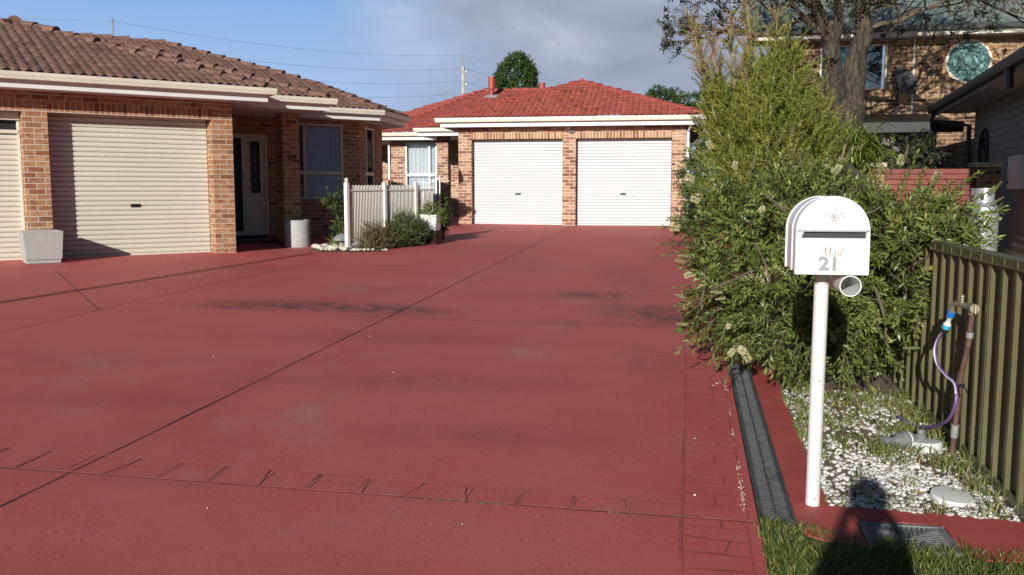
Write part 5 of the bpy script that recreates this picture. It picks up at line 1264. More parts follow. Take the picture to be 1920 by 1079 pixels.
P = np.array([pix(u, v, Y)[:] for u, v, Y, a, b_ in spr]); D = nrm(np.array([[a, -.25, b_] for *_, a, b_ in spr]))
for k in range(3):
    j_ = rng.normal(0, .05, P.shape); leaf_shoots(lv, tw, P+j_-D*.30, nrm(D+rng.normal(0, .18, D.shape)), .36, 26, .056, .0145, 42, .08, .12, 2.4, None, .0025)
lv.build('foliage', M['bottle'], bb, off=BB)
for k in range(18):
    e_ = random.choice(ells); tp_ = Vector(e_[0])+Vector((random.uniform(-.7, .7)*e_[1][0], random.uniform(-.9, .3)*e_[1][1], random.uniform(-.6, .7)*e_[1][2]))
    p0 = Vector((BB.x+random.gauss(0, .12), BB.y+random.gauss(0, .12), BB.z)); m_ = p0.lerp(tp_, .5)+Vector((random.gauss(0, .1), random.gauss(0, .1), .12))
    r0 = random.uniform(.010, .022); tw.tube(smooth_pts([p0, m_, tp_], 4), list(np.linspace(r0, .004, 9)), 5, False)
for u, v, Y, du, dv in ((1378, 525, 6.42, 30, -18), (1437, 500, 6.45, 6, 30), (1500, 400, 6.75, -40, -14), (1470, 395, 6.7, 20, 25), (1320, 545, 6.7, -8, 30), (1640, 395, 6.6, 40, -22), (1590, 545, 6.3, 30, 12), (1660, 600, 6.15, 2, 46)):
    a = pix(u, v, Y); b_ = pix(u+du, v+dv, Y-.02); tw.tube([a-(b_-a)*1.2+Vector((0, .15, 0)), a, b_], [.009, .008, .006], 6)
tw.build('branches', M['darktwig'], bb, off=BB, fixn=False)
# flowers and buds
fl_v = Leaves(); n = 420; a = rng.uniform(0, 6.28, n); h = rng.uniform(-.03, .03, n)
fl_v.add(np.stack([.004*np.cos(a), .004*np.sin(a), h], 1), np.stack([np.cos(a), np.sin(a), h*9+rng.normal(0, .25, n)], 1), rng.normal(0, 1, (n, 3)), rng.uniform(.018, .027, n), .0022, rng.random(n))
fmesh = fl_v.build('flower', M['flower'], bb).data
bpy.data.objects.remove(bpy.data.objects[[o.name for o in bpy.data.objects if o.data == fmesh][0]])
bd = Leaves(); n = 90; a = np.arange(n)*2.4; h = np.linspace(-.045, .045, n); rr_ = .008*(1-.6*np.clip(h/.045, 0, 1))
bd.add(np.stack([rr_*.3*np.cos(a), rr_*.3*np.sin(a), h], 1), np.stack([np.cos(a), np.sin(a), .6+0*a], 1), np.stack([0*a, 0*a, 1+0*a], 1), rr_*1.5+.002, .007, rng.random(n))
bmesh_ = bd.build('bud_spike', M['bud'], bb).data
bpy.data.objects.remove(bpy.data.objects[[o.name for o in bpy.data.objects if o.data == bmesh_][0]])
def put(me, name, u, v, Y, d, s=1.0):
    o = bpy.data.objects.new(name, me); COL.objects.link(o); o.parent = bb; o.location = pix(u, v, Y)-BB; o.scale = (s,)*3
    o.rotation_euler = Vector(d).to_track_quat('Z', 'Y').to_euler()
for u, v, Y, d, s in [(1391, 657, 6.15, (.1, -1, -.2), 1.1), (1400, 669, 6.2, (.3, -.6, -.7), 1.1), (1372, 661, 6.3, (-.6, -.5, -.5), .9), (1727, 438, 6.5, (.5, -.7, .3), 1.15), (1428, 393, 6.75, (0, -.8, .5), .9), (1293, 333, 7.7, (-.7, -.2, .3), 1.1), (1303, 375, 7.45, (-.8, -.3, .3), 1.1),
                         (1265, 428, 7.3, (-.9, -.3, .0), 1.1), (1290, 516, 6.9, (-.8, -.4, -.2), .9), (1690, 300, 7.4, (.1, -.3, .9), 1.25), (1756, 330, 7.1, (.3, -.3, .9), 1.1), (1850, 405, 6.6, (.8, -.4, .2), 1.2), (1570, 318, 7.6, (.2, -.4, .7), 1.2), (1330, 272, 8.0, (-.5, -.3, .8), 1.1), (1366, 612, 6.5, (-.4, -.8, 0), .8), (1378, 310, 7.6, (.0, -.5, .8), 1.0)]: put(fmesh, 'flower', u, v, Y, d, s)
for u, v, Y, d, s in [(1280, 608, 6.7, (-.9, -.3, .05), 1), (1276, 556, 6.8, (-.9, -.2, .35), 1), (1290, 640, 6.6, (-.9, -.3, .1), .9), (1275, 490, 7.0, (-.9, -.3, .15), 1), (1283, 480, 7.0, (-.9, -.3, .1), .9), (1345, 548, 6.5, (-.9, -.4, .05), 1.1), (1352, 560, 6.5, (-.9, -.4, -.1), 1), (1440, 275, 8.0, (.1, -.2, 1), 1.2), (1415, 300, 7.8, (.1, -.2, 1), 1.1), (1485, 245, 8.0, (.15, -.2, 1), 1.3),
                         (1463, 262, 8.0, (.3, -.2, .9), 1.2), (1865, 355, 6.9, (.6, -.2, .8), 1.6), (1868, 378, 6.6, (.75, -.2, .5), 1.2), (1872, 395, 6.6, (.7, -.2, .55), 1.1), (1760, 335, 7.0, (.1, -.2, 1), 1.0), (1650, 310, 7.2, (-.15, -.2, 1), 1.4), (1700, 285, 7.3, (.05, -.2, 1), 1.2), (1590, 290, 7.6, (.2, -.2, .9), 1.1), (1710, 653, 6.1, (.9, -.3, .05), 1.3), (1765, 505, 6.3, (.1, -.3, -.9), 1.2), (1500, 305, 7.8, (0, -.2, 1), 1)]: put(bmesh_, 'bud_spike', u, v, Y, d, s)

# golden feathery tree behind it
GB = Vector((3.45, 12.4, 0)); GB.z = float(gz(GB.x, GB.y))
gt = empty('golden_tree', GB, 0, 'tall feathery golden green tree between the driveway and the two-storey house', 'tree')
lvs, lvt, tw = Leaves(), Leaves(), MB()
stems = []
for k in range(24):
    a = random.uniform(0, 6.28); sp_a = random.uniform(.05, .62); stems.append((Vector((max(-.26, math.cos(a)*sp_a), math.sin(a)*sp_a*.8, 1)).normalized(), random.uniform(2.2, 3.15)*(1-.55*max(0, math.cos(a)*sp_a))))
stems += [(Vector((-.27, .0, 1)).normalized(), 3.55), (Vector((-.22, .1, 1)).normalized(), 3.7), (Vector((-.30, -.1, 1)).normalized(), 3.2), (Vector((-.12, .0, 1)).normalized(), 3.75), (Vector((.02, .0, 1)).normalized(), 3.65), (Vector((-.03, .1, 1)).normalized(), 3.8), (Vector((-.17, 0, 1)).normalized(), 3.55), (Vector((.42, 0, 1)).normalized(), 1.9), (Vector((.55, -.1, 1)).normalized(), 1.75), (Vector((-.25, -.1, 1)).normalized(), 3.3)]
for d, L in stems:
    p0 = GB+Vector((random.gauss(0, .10), random.gauss(0, .10), 0)); cv = Vector((random.gauss(0, .12), random.gauss(0, .12), 0))
    pt_ = lambda t: p0+d*L*t+cv*t*(1-t)*2+Vector((d.x, d.y, 0))*.25*t*t*L*.3
    tw.tube([pt_(t) for t in np.linspace(0, 1, 9)], list(np.linspace(.022, .004, 9)), 5, False)
    ns = int(52*L); ts = np.sort(rng.uniform(.12, 1.0, ns)); B = np.array([pt_(t)[:] for t in ts])
    dirs = nrm(np.array(d[:])*.9+rng.normal(0, .55, (ns, 3))+np.array([0, 0, .35])); Ls = rng.uniform(.22, .50, ns)*(1.05-.45*ts)
    tipm = (B[:, 2] > 2.95) & (rng.random(ns) < .8); bare = tipm & ((B[:, 0] < 3.15) | (B[:, 2] > 3.4))
    okx = B[:, 0] > 2.60-.34*np.clip(B[:, 2]-2.2, 0, 1); tipm &= okx; bare &= okx
    for sel, L_v, nl in ((~bare & okx, lvs, 44), (bare, lvt, 22)):
        if sel.sum(): leaf_shoots(L_v, tw if L_v is lvt else None, B[sel], dirs[sel], Ls[sel], nl, .048, .0078, 32, .04, .1, 2.4, None, .0018)
P, N = ell_points([((3.55, 12.3, 1.75), (1.02, .9, .95)), ((3.50, 12.3, 2.45), (.72, .7, .70)), ((3.52, 12.3, 3.05), (.34, .4, .52)), ((4.15, 12.2, 1.80), (.62, .7, .5)), ((3.1, 12.3, 2.35), (.45, .5, .45))], 1800, .5, 1.12, .75)
D = nrm(N*.6+rng.normal(0, .35, P.shape)+np.array([0, 0, .7])); leaf_shoots(lvs, None, P-D*.15, D, rng.uniform(.22, .56, len(P)), 44, .048, .0078, 32, .05, .1, 2.4, None, .0022)
lvs.build('foliage', M['gold'], gt, off=GB); lvt.build('bare_shoots', M['goldtip'], gt, off=GB); tw.build('stems', M['paletwig'], gt, off=GB, fixn=False)

# strap-leaved plant
SB = Vector((3.95, 11.3, float(gz(3.95, 11.3)))); sl_ = empty('strap_leaf_plant', SB, 0, 'bright strap-leaved plant arching over the raked fence end', 'plant')
m = MB(); stc = [SB+Vector((random.gauss(0, .04), random.gauss(0, .04), 0)) for _ in range(4)]; tops = [pix(1588, 262, 11.2), pix(1612, 268, 11.1), pix(1600, 300, 11.0), pix(1625, 290, 11.2)]
for a, b_ in zip(stc, tops): m.tube(smooth_pts([a, a.lerp(b_, .6)+Vector((-.08, 0, .05)), b_], 4), .014, 6)
m.build('stem', M['twig'], sl_, off=SB)
V, Q_, rr = [], [], []
for k in range(190):
    c = random.choice(tops)+Vector((random.gauss(0, .07), random.gauss(0, .08), random.gauss(0, .07))); az = random.uniform(-1.3, 1.3) if random.random() < .7 else random.uniform(0, 6.28); L = random.uniform(.30, .56); w_ = random.uniform(.011, .018); el = random.uniform(.0, 1.0); fall = random.uniform(1.2, 2.2)
    hd = Vector((math.cos(az), math.sin(az)*.8, 0)); p = c.copy(); k0 = len(V); e_ = el; sd = Vector((-hd.y, hd.x, 0))
    for i in range(7):
        ww = w_*(1-abs(i/6-.35)*1.1) if i < 6 else .001
        V += [tuple(p+sd*ww-SB), tuple(p-sd*ww-SB)]; p = p+(hd*math.cos(e_)+Vector((0, 0, math.sin(e_))))*L/6; e_ -= fall/6
    Q_ += [(k0+2*i, k0+2*i+1, k0+2*i+3, k0+2*i+2) for i in range(6)]; rr += [random.random()]*6
np_mesh('leaves', V, Q_, None, rr, M['strap'], sl_)
# pinkish blooms in the shade by the verandah
PB = Vector(pix(1700, 330, 15.6)); PB.z = float(gz(PB.x, PB.y)); pk = empty('flowering_plant', PB, 0, 'dark leafy plant with pale lilac blooms in the shade behind the timber slats', 'plant')
lv = Leaves(); P, N = ell_points([(tuple(pix(1725, 290, 15.7)), (.32, .3, .3)), (tuple(pix(1690, 310, 15.7)), (.3, .3, .3))], 260, .4, 1); leaf_shoots(lv, None, P, N, .16, 9, .07, .03, 55, .1, .3); lv.build('foliage', M['oldtree'], pk, off=PB)
m = MB(); m.tube([PB, Vector(pix(1712, 320, 15.7)), Vector(pix(1720, 290, 15.7))], .02, 5); m.build('stem', M['twig'], pk, off=PB)
lv = Leaves()
for u, v in ((1660, 265), (1682, 278), (1668, 268)):
    c = np.array(pix(u, v, 15.4)[:]); d = rand_dirs(14); lv.add(np.repeat(c[None], 14, 0), d, rand_dirs(14), .085, .022, .5+.3*rng.random(14))
lv.build('bloom', leaf_mat('bloom_lilac', [(0, (.34, .28, .36)), (1, (.48, .40, .48))], .3, .7), pk, off=PB)

# old tree with the twin trunk in front of the two-storey house
TB = Vector((6.1, 17.0, 0)); TB.z = float(gz(6.1, 17)); ot = empty('old_tree', TB, 0, 'old twin-trunked tree with sparse dark leaves in front of the two-storey house', 'tree')
wd = MB(); tips = []; lvs = Leaves(); tr_ = MB()
fk = Vector(pix(1586, 215, 17))
def trunk(pts, rs): tr_.tube(smooth_pts(pts, 5), list(np.interp(np.linspace(0, 1, 5*(len(pts)-1)+1), np.linspace(0, 1, len(rs)), rs)), 14)
trunk([TB, TB.lerp(fk, .5)+Vector((.05, 0, 0)), fk, pix(1588, 196, 17)], [.40, .33, .33, .28])
pA = [pix(1575, 215, 17), pix(1566, 175, 16.95), pix(1560, 110, 16.9), pix(1556, 70, 16.85), pix(1535, 25, 16.8), pix(1520, -30, 16.8), pix(1500, -95, 16.8)]; trunk(pA, [.23, .20, .165, .14, .11, .09, .06])
pB = [pix(1592, 215, 17.05), pix(1598, 165, 17.1), pix(1606, 110, 17.1), pix(1618, 60, 17.1), pix(1618, 10, 17.2), pix(1630, -50, 17.2), pix(1640, -120, 17.3)]; trunk(pB, [.24, .22, .19, .16, .13, .10, .06])
pC = [pix(1562, 90, 16.85), pix(1572, 45, 16.7), pix(1570, -10, 16.6), pix(1560, -80, 16.5)]; trunk(pC, [.10, .085, .07, .05])
# burrs
for k in range(16):
    p = random.choice(pA[:4]+pB[:4]); tr_.sphere(p+Vector((random.gauss(0, .09), -.10-random.random()*.05, random.gauss(0, .15))), random.uniform(.03, .07), 8, 6, (1, .6, 1.3))
limbs = [(pA[4], (-1, -.15, .35), 1.9, .06), (pA[4], (-.9, .3, .05), 1.6, .05), (pA[5], (-1, -.3, -.02), 2.2, .05), (pA[5], (-1, .1, .25), 2.4, .05), (pA[3], (-.9, -.4, .25), 1.3, .04), (pA[6], (-.8, -.2, .5), 2.0, .05), (pA[6], (-.1, .5, 1), 2.0, .05),
         (pC[2], (-.6, -.6, .4), 1.8, .045), (pC[3], (.2, -.4, .9), 1.8, .045), (pC[3], (-.7, -.2, .5), 1.8, .045), (pB[3], (1, -.2, .3), 1.7, .05), (pB[3], (.9, .3, .2), 1.8, .05), (pB[4], (1, -.1, .12), 2.4, .055), (pB[5], (1, .2, .1), 2.5, .05), (pB[5], (.9, -.4, .25), 2.3, .05), (pB[6], (.6, .1, .8), 2.2, .05), (pB[6], (-.2, -.3, 1), 2.0, .05), (pB[4], (.3, -.9, .3), 1.6, .045), (pB[5], (1, -.2, -.05), 2.6, .045)]
GX[0] = 3.15
for p, d, L, r in limbs: grow(wd, p, d, L, r, 3, tips, .20, (2, 3), .62, .02, 5, .55, .003, 4.75 if p.x > 6.2 else 4.5)
from mathutils import noise as mn
for i, v_ in enumerate(tr_.v):
    p = Vector(v_); k_ = mn.noise(Vector((p.x*9, p.y*9, p.z*2.2)))*.035+mn.noise(p*3.1)*.03+mn.noise(p*17)*.012; a_ = Vector((mn.noise(p*2.3+Vector((5, 0, 0))), mn.noise(p*2.3+Vector((0, 7, 0))), 0))*.03
    d_ = Vector((p.x-6.1, -.5, 0)).normalized(); tr_.v[i] = tuple(p+d_*k_+a_)
tr_.build('trunk', M['wood'], ot, off=TB, smooth=True, fixn=False)
wd.build('branches', M['darktwig'], ot, off=TB, fixn=False)
tp_ = np.array([t[0][:] for t in tips]); td = np.array([t[1][:] for t in tips]); k = rng.random(len(tp_)) < np.where(tp_[:, 0] > 6.6, .55, .95); tp_, td = tp_[k], td[k]
leaf_shoots(lvs, None, tp_-td*.08, nrm(td+rng.normal(0, .5, td.shape)+[0, 0, -.25]), rng.uniform(.16, .34, len(tp_)), 14, .080, .037, 62, .1, .5, 2.2)
P, N = ell_points([((5.6, 16.2, 6.3), (2.6, 1.8, 1.0)), ((7.6, 17, 6.4), (2.0, 1.8, 1.1)), ((6.3, 16.5, 7.4), (2.4, 2.0, 1.1)), ((4.3, 16, 5.9), (1.5, 1.4, .6)), ((4.9, 16.2, 5.15), (1.7, .8, .36)), ((6.2, 16.5, 5.2), (1.2, .8, .35))], 1500, .3, 1, .3)
leaf_shoots(lvs, None, P, nrm(N+rng.normal(0, .6, P.shape)), .25, 9, .080, .036, 62, .1, .5, 2.2)
lvs.build('crown', M['oldtree'], ot, off=TB)

# leafy masses
def leafy(name, base, ells, n, nl, ll, lw, mat, label, cat, core=.55, shoot=.2, trunk_r=.0, group=None, upb=.3, r0=.55):
    B = Vector((base[0], base[1], float(gz(*base)))); o = empty(name, B, 0, label, cat, group); lv = Leaves(); P, N = ell_points(ells, n, r0, 1, core)
    D = nrm(N*.9+rng.normal(0, .4, P.shape)+np.array([0, 0, upb])); leaf_shoots(lv, None, P-D*shoot*.5, D, shoot*rng.uniform(.7, 1.3, len(P)), nl, ll, lw, 50, .1, .2)
    lv.build('foliage' if cat != 'tree' else 'crown', mat, o, off=B)
    m = MB(); zt = np.mean([e[0][2] for e in ells])
    for k in range(1 if cat == 'tree' else 6):
        e_ = random.choice(ells); q_ = Vector(e_[0]) if cat != 'tree' else Vector((base[0], base[1], zt)); m.tube([B-Vector((0, 0, .05)), B.lerp(q_, .5)+Vector((random.gauss(0, .03), random.gauss(0, .03), 0)), q_], [trunk_r or .012, (trunk_r or .012)*.8, (trunk_r or .012)*.4], 6)
    m.build('trunk' if cat == 'tree' else 'stems', M['twig'], o, off=B); return o
c = pix(968, 140, 45)
leafy('conical_tree', (c.x+.05, 45), [((c.x+.02, 45, 6.4), (1.10, 1.1, .95)), ((c.x, 45, 7.1), (.98, 1.0, .82)), ((c.x+.06, 45, 7.62), (.66, .7, .55)), ((c.x+.2, 45, 7.3), (.7, .6, .55)), ((c.x-.5, 45, 6.7), (.6, .6, .6)), ((c.x, 45, 5.4), (1.1, 1.1, 1.2))], 2200, 9, .12, .055, M['dk'], 'dense dark green rounded tree rising behind the red roof', 'tree', .8, .30, .15, upb=.2, r0=.74)
for (u, v, Y, rx, rz_h, lab) in ((1248, 178, 60, 1.35, .75, 'far dark tree showing between the red roof and the golden tree'), (1310, 196, 52, 1.9, .9, 'far pale green tree low behind the right end of the red roof'), (1370, 190, 50, 1.8, 1.6, 'far tree mostly hidden behind the golden tree')):
    c = pix(u, v, Y); e_ = [((c.x+random.uniform(-1, 1)*rx*.55, Y+random.uniform(-.6, .6), c.z-.2+random.uniform(-.4, .5)*rz_h), (rx*random.uniform(.3, .5), .8, rz_h*random.uniform(.35, .6))) for _ in range(8)]+[((c.x, Y, c.z-1.8), (rx, 1.2, 1.2))]
    leafy('distant_tree', (c.x, Y), e_, 700, 8, .16, .06, M['dk'], lab, 'tree', .6, .3, .14, 'distant trees', r0=.7)
leafy('hedge_bush', (4.9, 21.5), [((4.6, 21.6, 1.2), (.7, .9, 1.0)), ((4.75, 22.0, 2.2), (.62, .8, .7)), ((5.4, 21.5, 1.8), (.9, .9, 1.3)), ((4.3, 21.8, 1.9), (.35, .5, .6))], 900, 12, .09, .035, M['dk'], 'dark green bush beside the right corner of the white-door garage', 'bush', .6, .22)
leafy('rosemary_shrub', (-2.1, 17.7), [((-2.30, 17.45, .72), (.28, .36, .28)), ((-2.02, 17.85, .82), (.32, .42, .34)), ((-1.84, 18.1, .74), (.24, .3, .26)), ((-2.16, 17.7, .95), (.22, .3, .24))], 640, 34, .034, .0085, M['rose'], 'grey green rosemary shrub against the hoop-top fence', 'shrub', .5, .24, upb=.9)
leafy('dry_shrub', (-2.6, 17.0), [((-2.70, 16.9, .64), (.20, .2, .20)), ((-2.48, 17.12, .72), (.22, .24, .26)), ((-2.66, 16.9, .85), (.09, .1, .18))], 330, 24, .028, .009, M['dry'], 'brownish half dry shrub at the front end of the hoop-top fence', 'shrub', .4, .2, upb=.6)
leafy('window_shrub', (-3.35, 18.0), [((-3.32, 18.0, 1.02), (.28, .3, .36)), ((-3.5, 18.0, 1.42), (.22, .25, .2)), ((-3.2, 18.1, .75), (.35, .35, .3))], 190, 9, .06, .028, M['dk'], 'dark shrub in the shade below the house window', 'shrub', .3, .2)
leafy('trough_plant', (-1.62, 18.35), [((-1.62, 18.35, 1.20), (.24, .2, .14)), ((-1.46, 18.3, 1.10), (.12, .12, .16))], 150, 12, .05, .012, M['bottle'], 'green trailing plant growing in the white trough', 'plant', .3, .16)
leafy('climbing_plant', (-1.47, 19.5), [((-1.45, 19.5, 1.2), (.10, .12, .42)), ((-1.5, 19.5, .9), (.12, .12, .3))], 120, 8, .05, .025, M['dk'], 'thin climbing plant on the end of the hoop-top fence', 'plant', .3, .14)
gx, gy = -3.42, 17.55; GR = Vector((gx, gy, float(gz(gx, gy)))); o = empty('grass_tussock', GR, 0, 'yellow green grassy tussock behind the stone lantern', 'plant')
n = 120; blades('leaves', M['strap'], rng.normal(0, .05, (n, 3))*[1, 1, 0]+[.06, 0, 0], rng.uniform(.2, .36, n), .011, rng.uniform(.5, 1.2, n), rng.random(n), o)

# ------------------------------------------------------------------ poles and power lines
def upole(x, y, zt, label, arms=True, r=.13, mast=.9):
    zb_ = float(gz(x, min(y, 45)))-1; o = empty('power_pole', (x, y, zb_), 0, label, 'power pole', None)
    m = MB(); m.tube([(0, 0, 0), (0, 0, zt-mast-zb_)], [r*1.25, r], 12); m.build('pole', M['polewood'], o, rel=True, smooth=True, autosm=40)
    m = MB(); m.tube([(-.05, 0, zt-mast-zb_-.2), (-.05, 0, zt-zb_)], .035, 6); m.sphere((-.05, 0, zt-zb_), .06, 8, 6); m.build('mast', M['galv'], o, rel=True)
    if arms:
        for k in range(3):
            m = MB(); zz = zt-mast-.38-k*.93-zb_; m.tube([(.1, 0, zz-.1), (.30, -.1, zz+.05)], [.05, .065], 8); m.build('insulator', M['trim'], o, rel=True, smooth=True)
        m = MB(); m.tube([(.13, -.1, 4), (.13, -.1, zt-mast-zb_-.3)], .03, 6); m.build('cable_guard', M['wire'], o, rel=True)
    return o
upole(-3.69, 70, 11.75, 'pale timber power pole with white insulators behind the red roof'); upole(-17.9, 42, 9.2, 'power pole mast tip showing above the brown roof', True, .11, .75)
tops1 = [11.72, 10.72, 9.8, 8.88]; tops2 = [9.15, 8.25, 7.45, 6.65]; zr = [17.4, 15.9, 14.3, 12.8]
for i in range(4):
    a, b_, c = Vector((-17.9, 42, tops2[i])), Vector((-3.65, 70, tops1[i])), Vector((44, 150, zr[i]))
    o = empty('power_line', a, 0, 'power line running behind both houses, %s from the top of the pole' % ('first', 'second', 'third', 'fourth')[i], 'power line', 'power lines on the pole')
    for p, q_, sg in ((a, b_, .55), (b_, c, 2.6), (Vector((-60, 20, tops2[i]+.4)), a, .8)):
        pts = [p.lerp(q_, t)-Vector((0, 0, 4*sg*t*(1-t))) for t in np.linspace(0, 1, 25)]; MB().tube(pts, .008 if i else .006, 5, False).build('span', M['wire'], o, off=a)
an = Vector(pix(843, 184, 48)); ao = empty('roof_antenna', (an.x, an.y, 5.0), 0, 'small antenna posts sticking up behind the far red roof', 'antenna')
m = MB(); m.tube([(-.12, 0, 0), (-.12, 0, 1.72)], .03, 6).tube([(.22, 0, 0), (.22, 0, 1.60)], .035, 6).tube([(.04, 0, 0), (.04, 0, 1.78)], .045, 6); m.build('posts', M['wire'], ao, rel=True)
# lamp post behind the camera (its shadow lies across the drive)
lx, ly = -10.4, -4.3; lz = float(gz(lx, ly)); lp = empty('lamp_post', (lx, ly, lz), 0, 'slim steel lamp post standing behind the camera, casting the long thin shadow', 'lamp post')
MB().tube([(0, 0, -.1), (0, 0, 7.0-lz)], [.065, .05], 12).build('pole', M['galv'], lp, rel=True, smooth=True); MB().sphere((0, 0, 7.02-lz), .09, 10, 8, (1, 1, .8)).build('lamp_head', M['trim'], lp, rel=True, smooth=True)

# ------------------------------------------------------------------ the photographer (stands behind the camera; the shadow falls on the gravel and lawn)
px0, py0 = .185, -.36; pz0 = float(gz(px0, py0))
pr = empty('person', (px0, py0, pz0), 0, 'person in dark jacket and jeans, holding a small camera to the eye', 'person')
J = {'pel': (0, -.02, .95, .15, .11), 'sp': (0, -.02, 1.15, .145, .105), 'ch': (0, -.01, 1.33, .17, .115), 'nk': (0, 0, 1.47, .058, .058), 'hd': (0, .02, 1.585, .082, .098), 'ht': (0, .015, 1.66, .062, .075),
     'sl': (-.165, -.01, 1.40, .060, .060), 'el': (-.215, .05, 1.17, .046, .046), 'wl': (-.11, .12, 1.46, .030, .030), 'hl': (-.075, .145, 1.525, .030, .022),
     'sr': (.165, -.01, 1.40, .060, .060), 'er': (.215, .05, 1.17, .046, .046), 'wr': (.14, .12, 1.46, .030, .030), 'hr': (.10, .145, 1.53, .030, .022),
     'pl': (-.10, -.02, .90, .10, .10), 'kl': (-.12, .0, .49, .062, .065), 'al': (-.14, -.03, .09, .045, .05), 'fl': (-.16, .12, .03, .045, .03),
     'pr': (.10, -.02, .90, .10, .10), 'kr': (.13, .0, .49, .062, .065), 'ar': (.15, -.03, .09, .045, .05), 'fr': (.17, .12, .03, .045, .03)}
E_ = [('pel', 'sp'), ('sp', 'ch'), ('ch', 'nk'), ('nk', 'hd'), ('hd', 'ht'), ('ch', 'sl'), ('sl', 'el'), ('el', 'wl'), ('wl', 'hl'), ('ch', 'sr'), ('sr', 'er'), ('er', 'wr'), ('wr', 'hr'), ('pel', 'pl'), ('pl', 'kl'), ('kl', 'al'), ('al', 'fl'), ('pel', 'pr'), ('pr', 'kr'), ('kr', 'ar'), ('ar', 'fr')]
J = {k: ((v[0]-(.075 if k not in ('hd', 'ht', 'nk', 'hl', 'hr', 'wl', 'wr') else .0 if k != 'nk' else .03))*(.88 if k in ('sl', 'sr', 'el', 'er') else 1), *v[1:]) for k, v in J.items()}
ks = list(J); V = [J[k][:3] for k in ks]; ed = [(ks.index(a), ks.index(b_)) for a, b_ in E_]; rad = [J[k][3:] for k in ks]
for side, hk, wk in ((-1, 'hl', 'wl'), (1, 'hr', 'wr')):      # fingers and thumbs
    h = Vector(J[hk][:3])
    for f_ in range(4):
        a = h+Vector((-side*.012, .012, .018-.016*f_)); b1, b2 = a+Vector((-side*.022, .018, .002)), a+Vector((-side*(.040-.004*abs(f_-1)), .022, .0))
        i0 = len(V); V += [tuple(a), tuple(b1), tuple(b2)]; rad += [(.010, .010), (.009, .009), (.008, .008)]; ed += [(ks.index(hk), i0), (i0, i0+1), (i0+1, i0+2)]
    a = h+Vector((-side*.01, -.012, -.012)); i0 = len(V); V += [tuple(a), tuple(a+Vector((-side*.025, .0, -.012)))]; rad += [(.011, .011), (.009, .009)]; ed += [(ks.index(hk), i0), (i0, i0+1)]
me = bpy.data.meshes.new('body'); me.from_pydata(V, ed, []); bo = link_mesh('body', me, [M['cloth'], M['skin'], M['jeans']], pr)
sk = bo.modifiers.new('skin', 'SKIN'); sk.use_smooth_shade = True
for i, r2 in enumerate(rad): me.skin_vertices[0].data[i].radius = r2
me.skin_vertices[0].data[0].use_root = True
bo.modifiers.new('sub', 'SUBSURF').levels = 1; bo.modifiers['sub'].render_levels = 2
MB().sphere((0, .0, 1.64), .1, 16, 10, (.9, 1.05, .95)).build('hair', M['hair'], pr, rel=True, smooth=True)
ca = empty('camera_body', (px0+.01, py0+.20, 1.57), 0, 'small black camera held in the hands of the person behind', 'camera')
MB().box(-.055, .055, -.018, .012, -.035, .035).build('housing', M['black'], ca, rel=True, bevel=.004); MB().lathe([(.024, 0), (.026, .005), (.024, .020), (.018, .021), (.001, .018)], (0, .012, 0), 20, Vector((0, 1, 0))).build('lens', M['black'], ca, rel=True, smooth=True, autosm=40)

# ------------------------------------------------------------------ sky, sun, camera
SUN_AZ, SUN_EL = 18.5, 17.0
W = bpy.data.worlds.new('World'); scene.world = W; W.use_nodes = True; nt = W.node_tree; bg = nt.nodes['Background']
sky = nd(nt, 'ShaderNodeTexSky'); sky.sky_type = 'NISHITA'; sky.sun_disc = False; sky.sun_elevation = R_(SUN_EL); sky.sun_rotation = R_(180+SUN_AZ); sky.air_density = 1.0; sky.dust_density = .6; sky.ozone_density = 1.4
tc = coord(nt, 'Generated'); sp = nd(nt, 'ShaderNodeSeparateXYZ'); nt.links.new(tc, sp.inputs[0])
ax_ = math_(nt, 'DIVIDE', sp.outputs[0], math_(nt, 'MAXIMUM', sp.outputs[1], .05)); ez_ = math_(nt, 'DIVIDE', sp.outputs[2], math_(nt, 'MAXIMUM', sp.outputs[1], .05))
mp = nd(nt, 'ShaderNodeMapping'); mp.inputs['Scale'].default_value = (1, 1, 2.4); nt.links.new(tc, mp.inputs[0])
n1 = noise(nt, mp.outputs[0], 3.2, 7, .58, .5); n2 = noise(nt, mp.outputs[0], 5.5, 6, .55, .3)
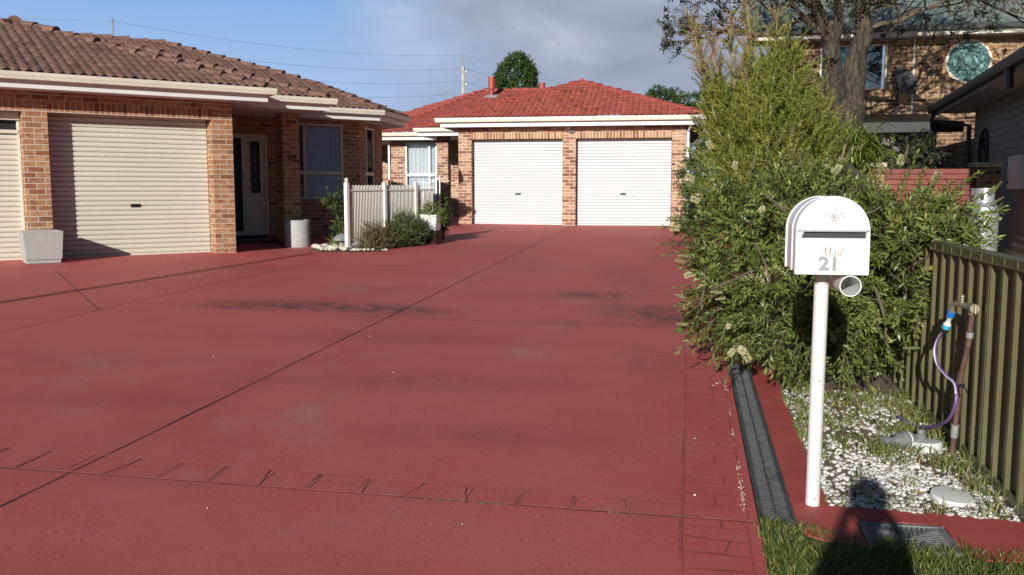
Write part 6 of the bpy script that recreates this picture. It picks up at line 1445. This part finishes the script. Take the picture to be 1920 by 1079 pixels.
# clear air low in the sky opposite the sun: paler towards the horizon
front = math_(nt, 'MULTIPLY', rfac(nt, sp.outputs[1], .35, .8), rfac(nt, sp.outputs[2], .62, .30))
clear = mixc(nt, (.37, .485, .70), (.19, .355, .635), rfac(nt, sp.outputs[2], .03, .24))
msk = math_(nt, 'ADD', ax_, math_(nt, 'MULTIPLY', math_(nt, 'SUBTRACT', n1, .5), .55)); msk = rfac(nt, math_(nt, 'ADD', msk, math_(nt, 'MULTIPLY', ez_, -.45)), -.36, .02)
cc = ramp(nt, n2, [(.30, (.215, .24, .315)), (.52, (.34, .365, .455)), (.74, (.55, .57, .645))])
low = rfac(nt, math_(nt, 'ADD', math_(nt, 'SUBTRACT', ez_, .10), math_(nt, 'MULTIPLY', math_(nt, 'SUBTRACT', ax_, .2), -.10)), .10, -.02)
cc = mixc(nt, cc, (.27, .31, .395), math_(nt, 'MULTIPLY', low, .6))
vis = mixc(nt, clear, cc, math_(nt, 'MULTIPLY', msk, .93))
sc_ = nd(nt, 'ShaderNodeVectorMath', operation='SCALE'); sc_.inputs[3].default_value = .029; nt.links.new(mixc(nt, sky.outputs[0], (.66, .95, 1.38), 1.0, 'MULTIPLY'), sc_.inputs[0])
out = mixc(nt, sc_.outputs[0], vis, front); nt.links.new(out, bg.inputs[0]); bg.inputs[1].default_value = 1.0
sd = bpy.data.lights.new('sun', 'SUN'); sd.energy = 4.6; sd.angle = R_(.53); sd.color = (1, .955, .875)
so = bpy.data.objects.new('sun', sd); COL.objects.link(so)
tv = Vector((math.sin(R_(SUN_AZ))*math.cos(R_(SUN_EL)), math.cos(R_(SUN_AZ))*math.cos(R_(SUN_EL)), -math.sin(R_(SUN_EL)))); so.rotation_euler = tv.to_track_quat('-Z', 'Y').to_euler(); so.location = (-10, -20, 15)
cd = bpy.data.cameras.new('view_camera'); co = bpy.data.objects.new('view_camera', cd); COL.objects.link(co)
cd.sensor_width = 36; cd.lens = F_/1920*36; cd.clip_start = .05; cd.clip_end = 2000; co.location = (0, 0, 1.6); co.rotation_euler = (R_(90-6.08), 0, 0)
scene.camera = co
vs = scene.view_settings; vs.view_transform = 'Standard'; vs.look = 'None'; vs.exposure = .30; vs.gamma = 1
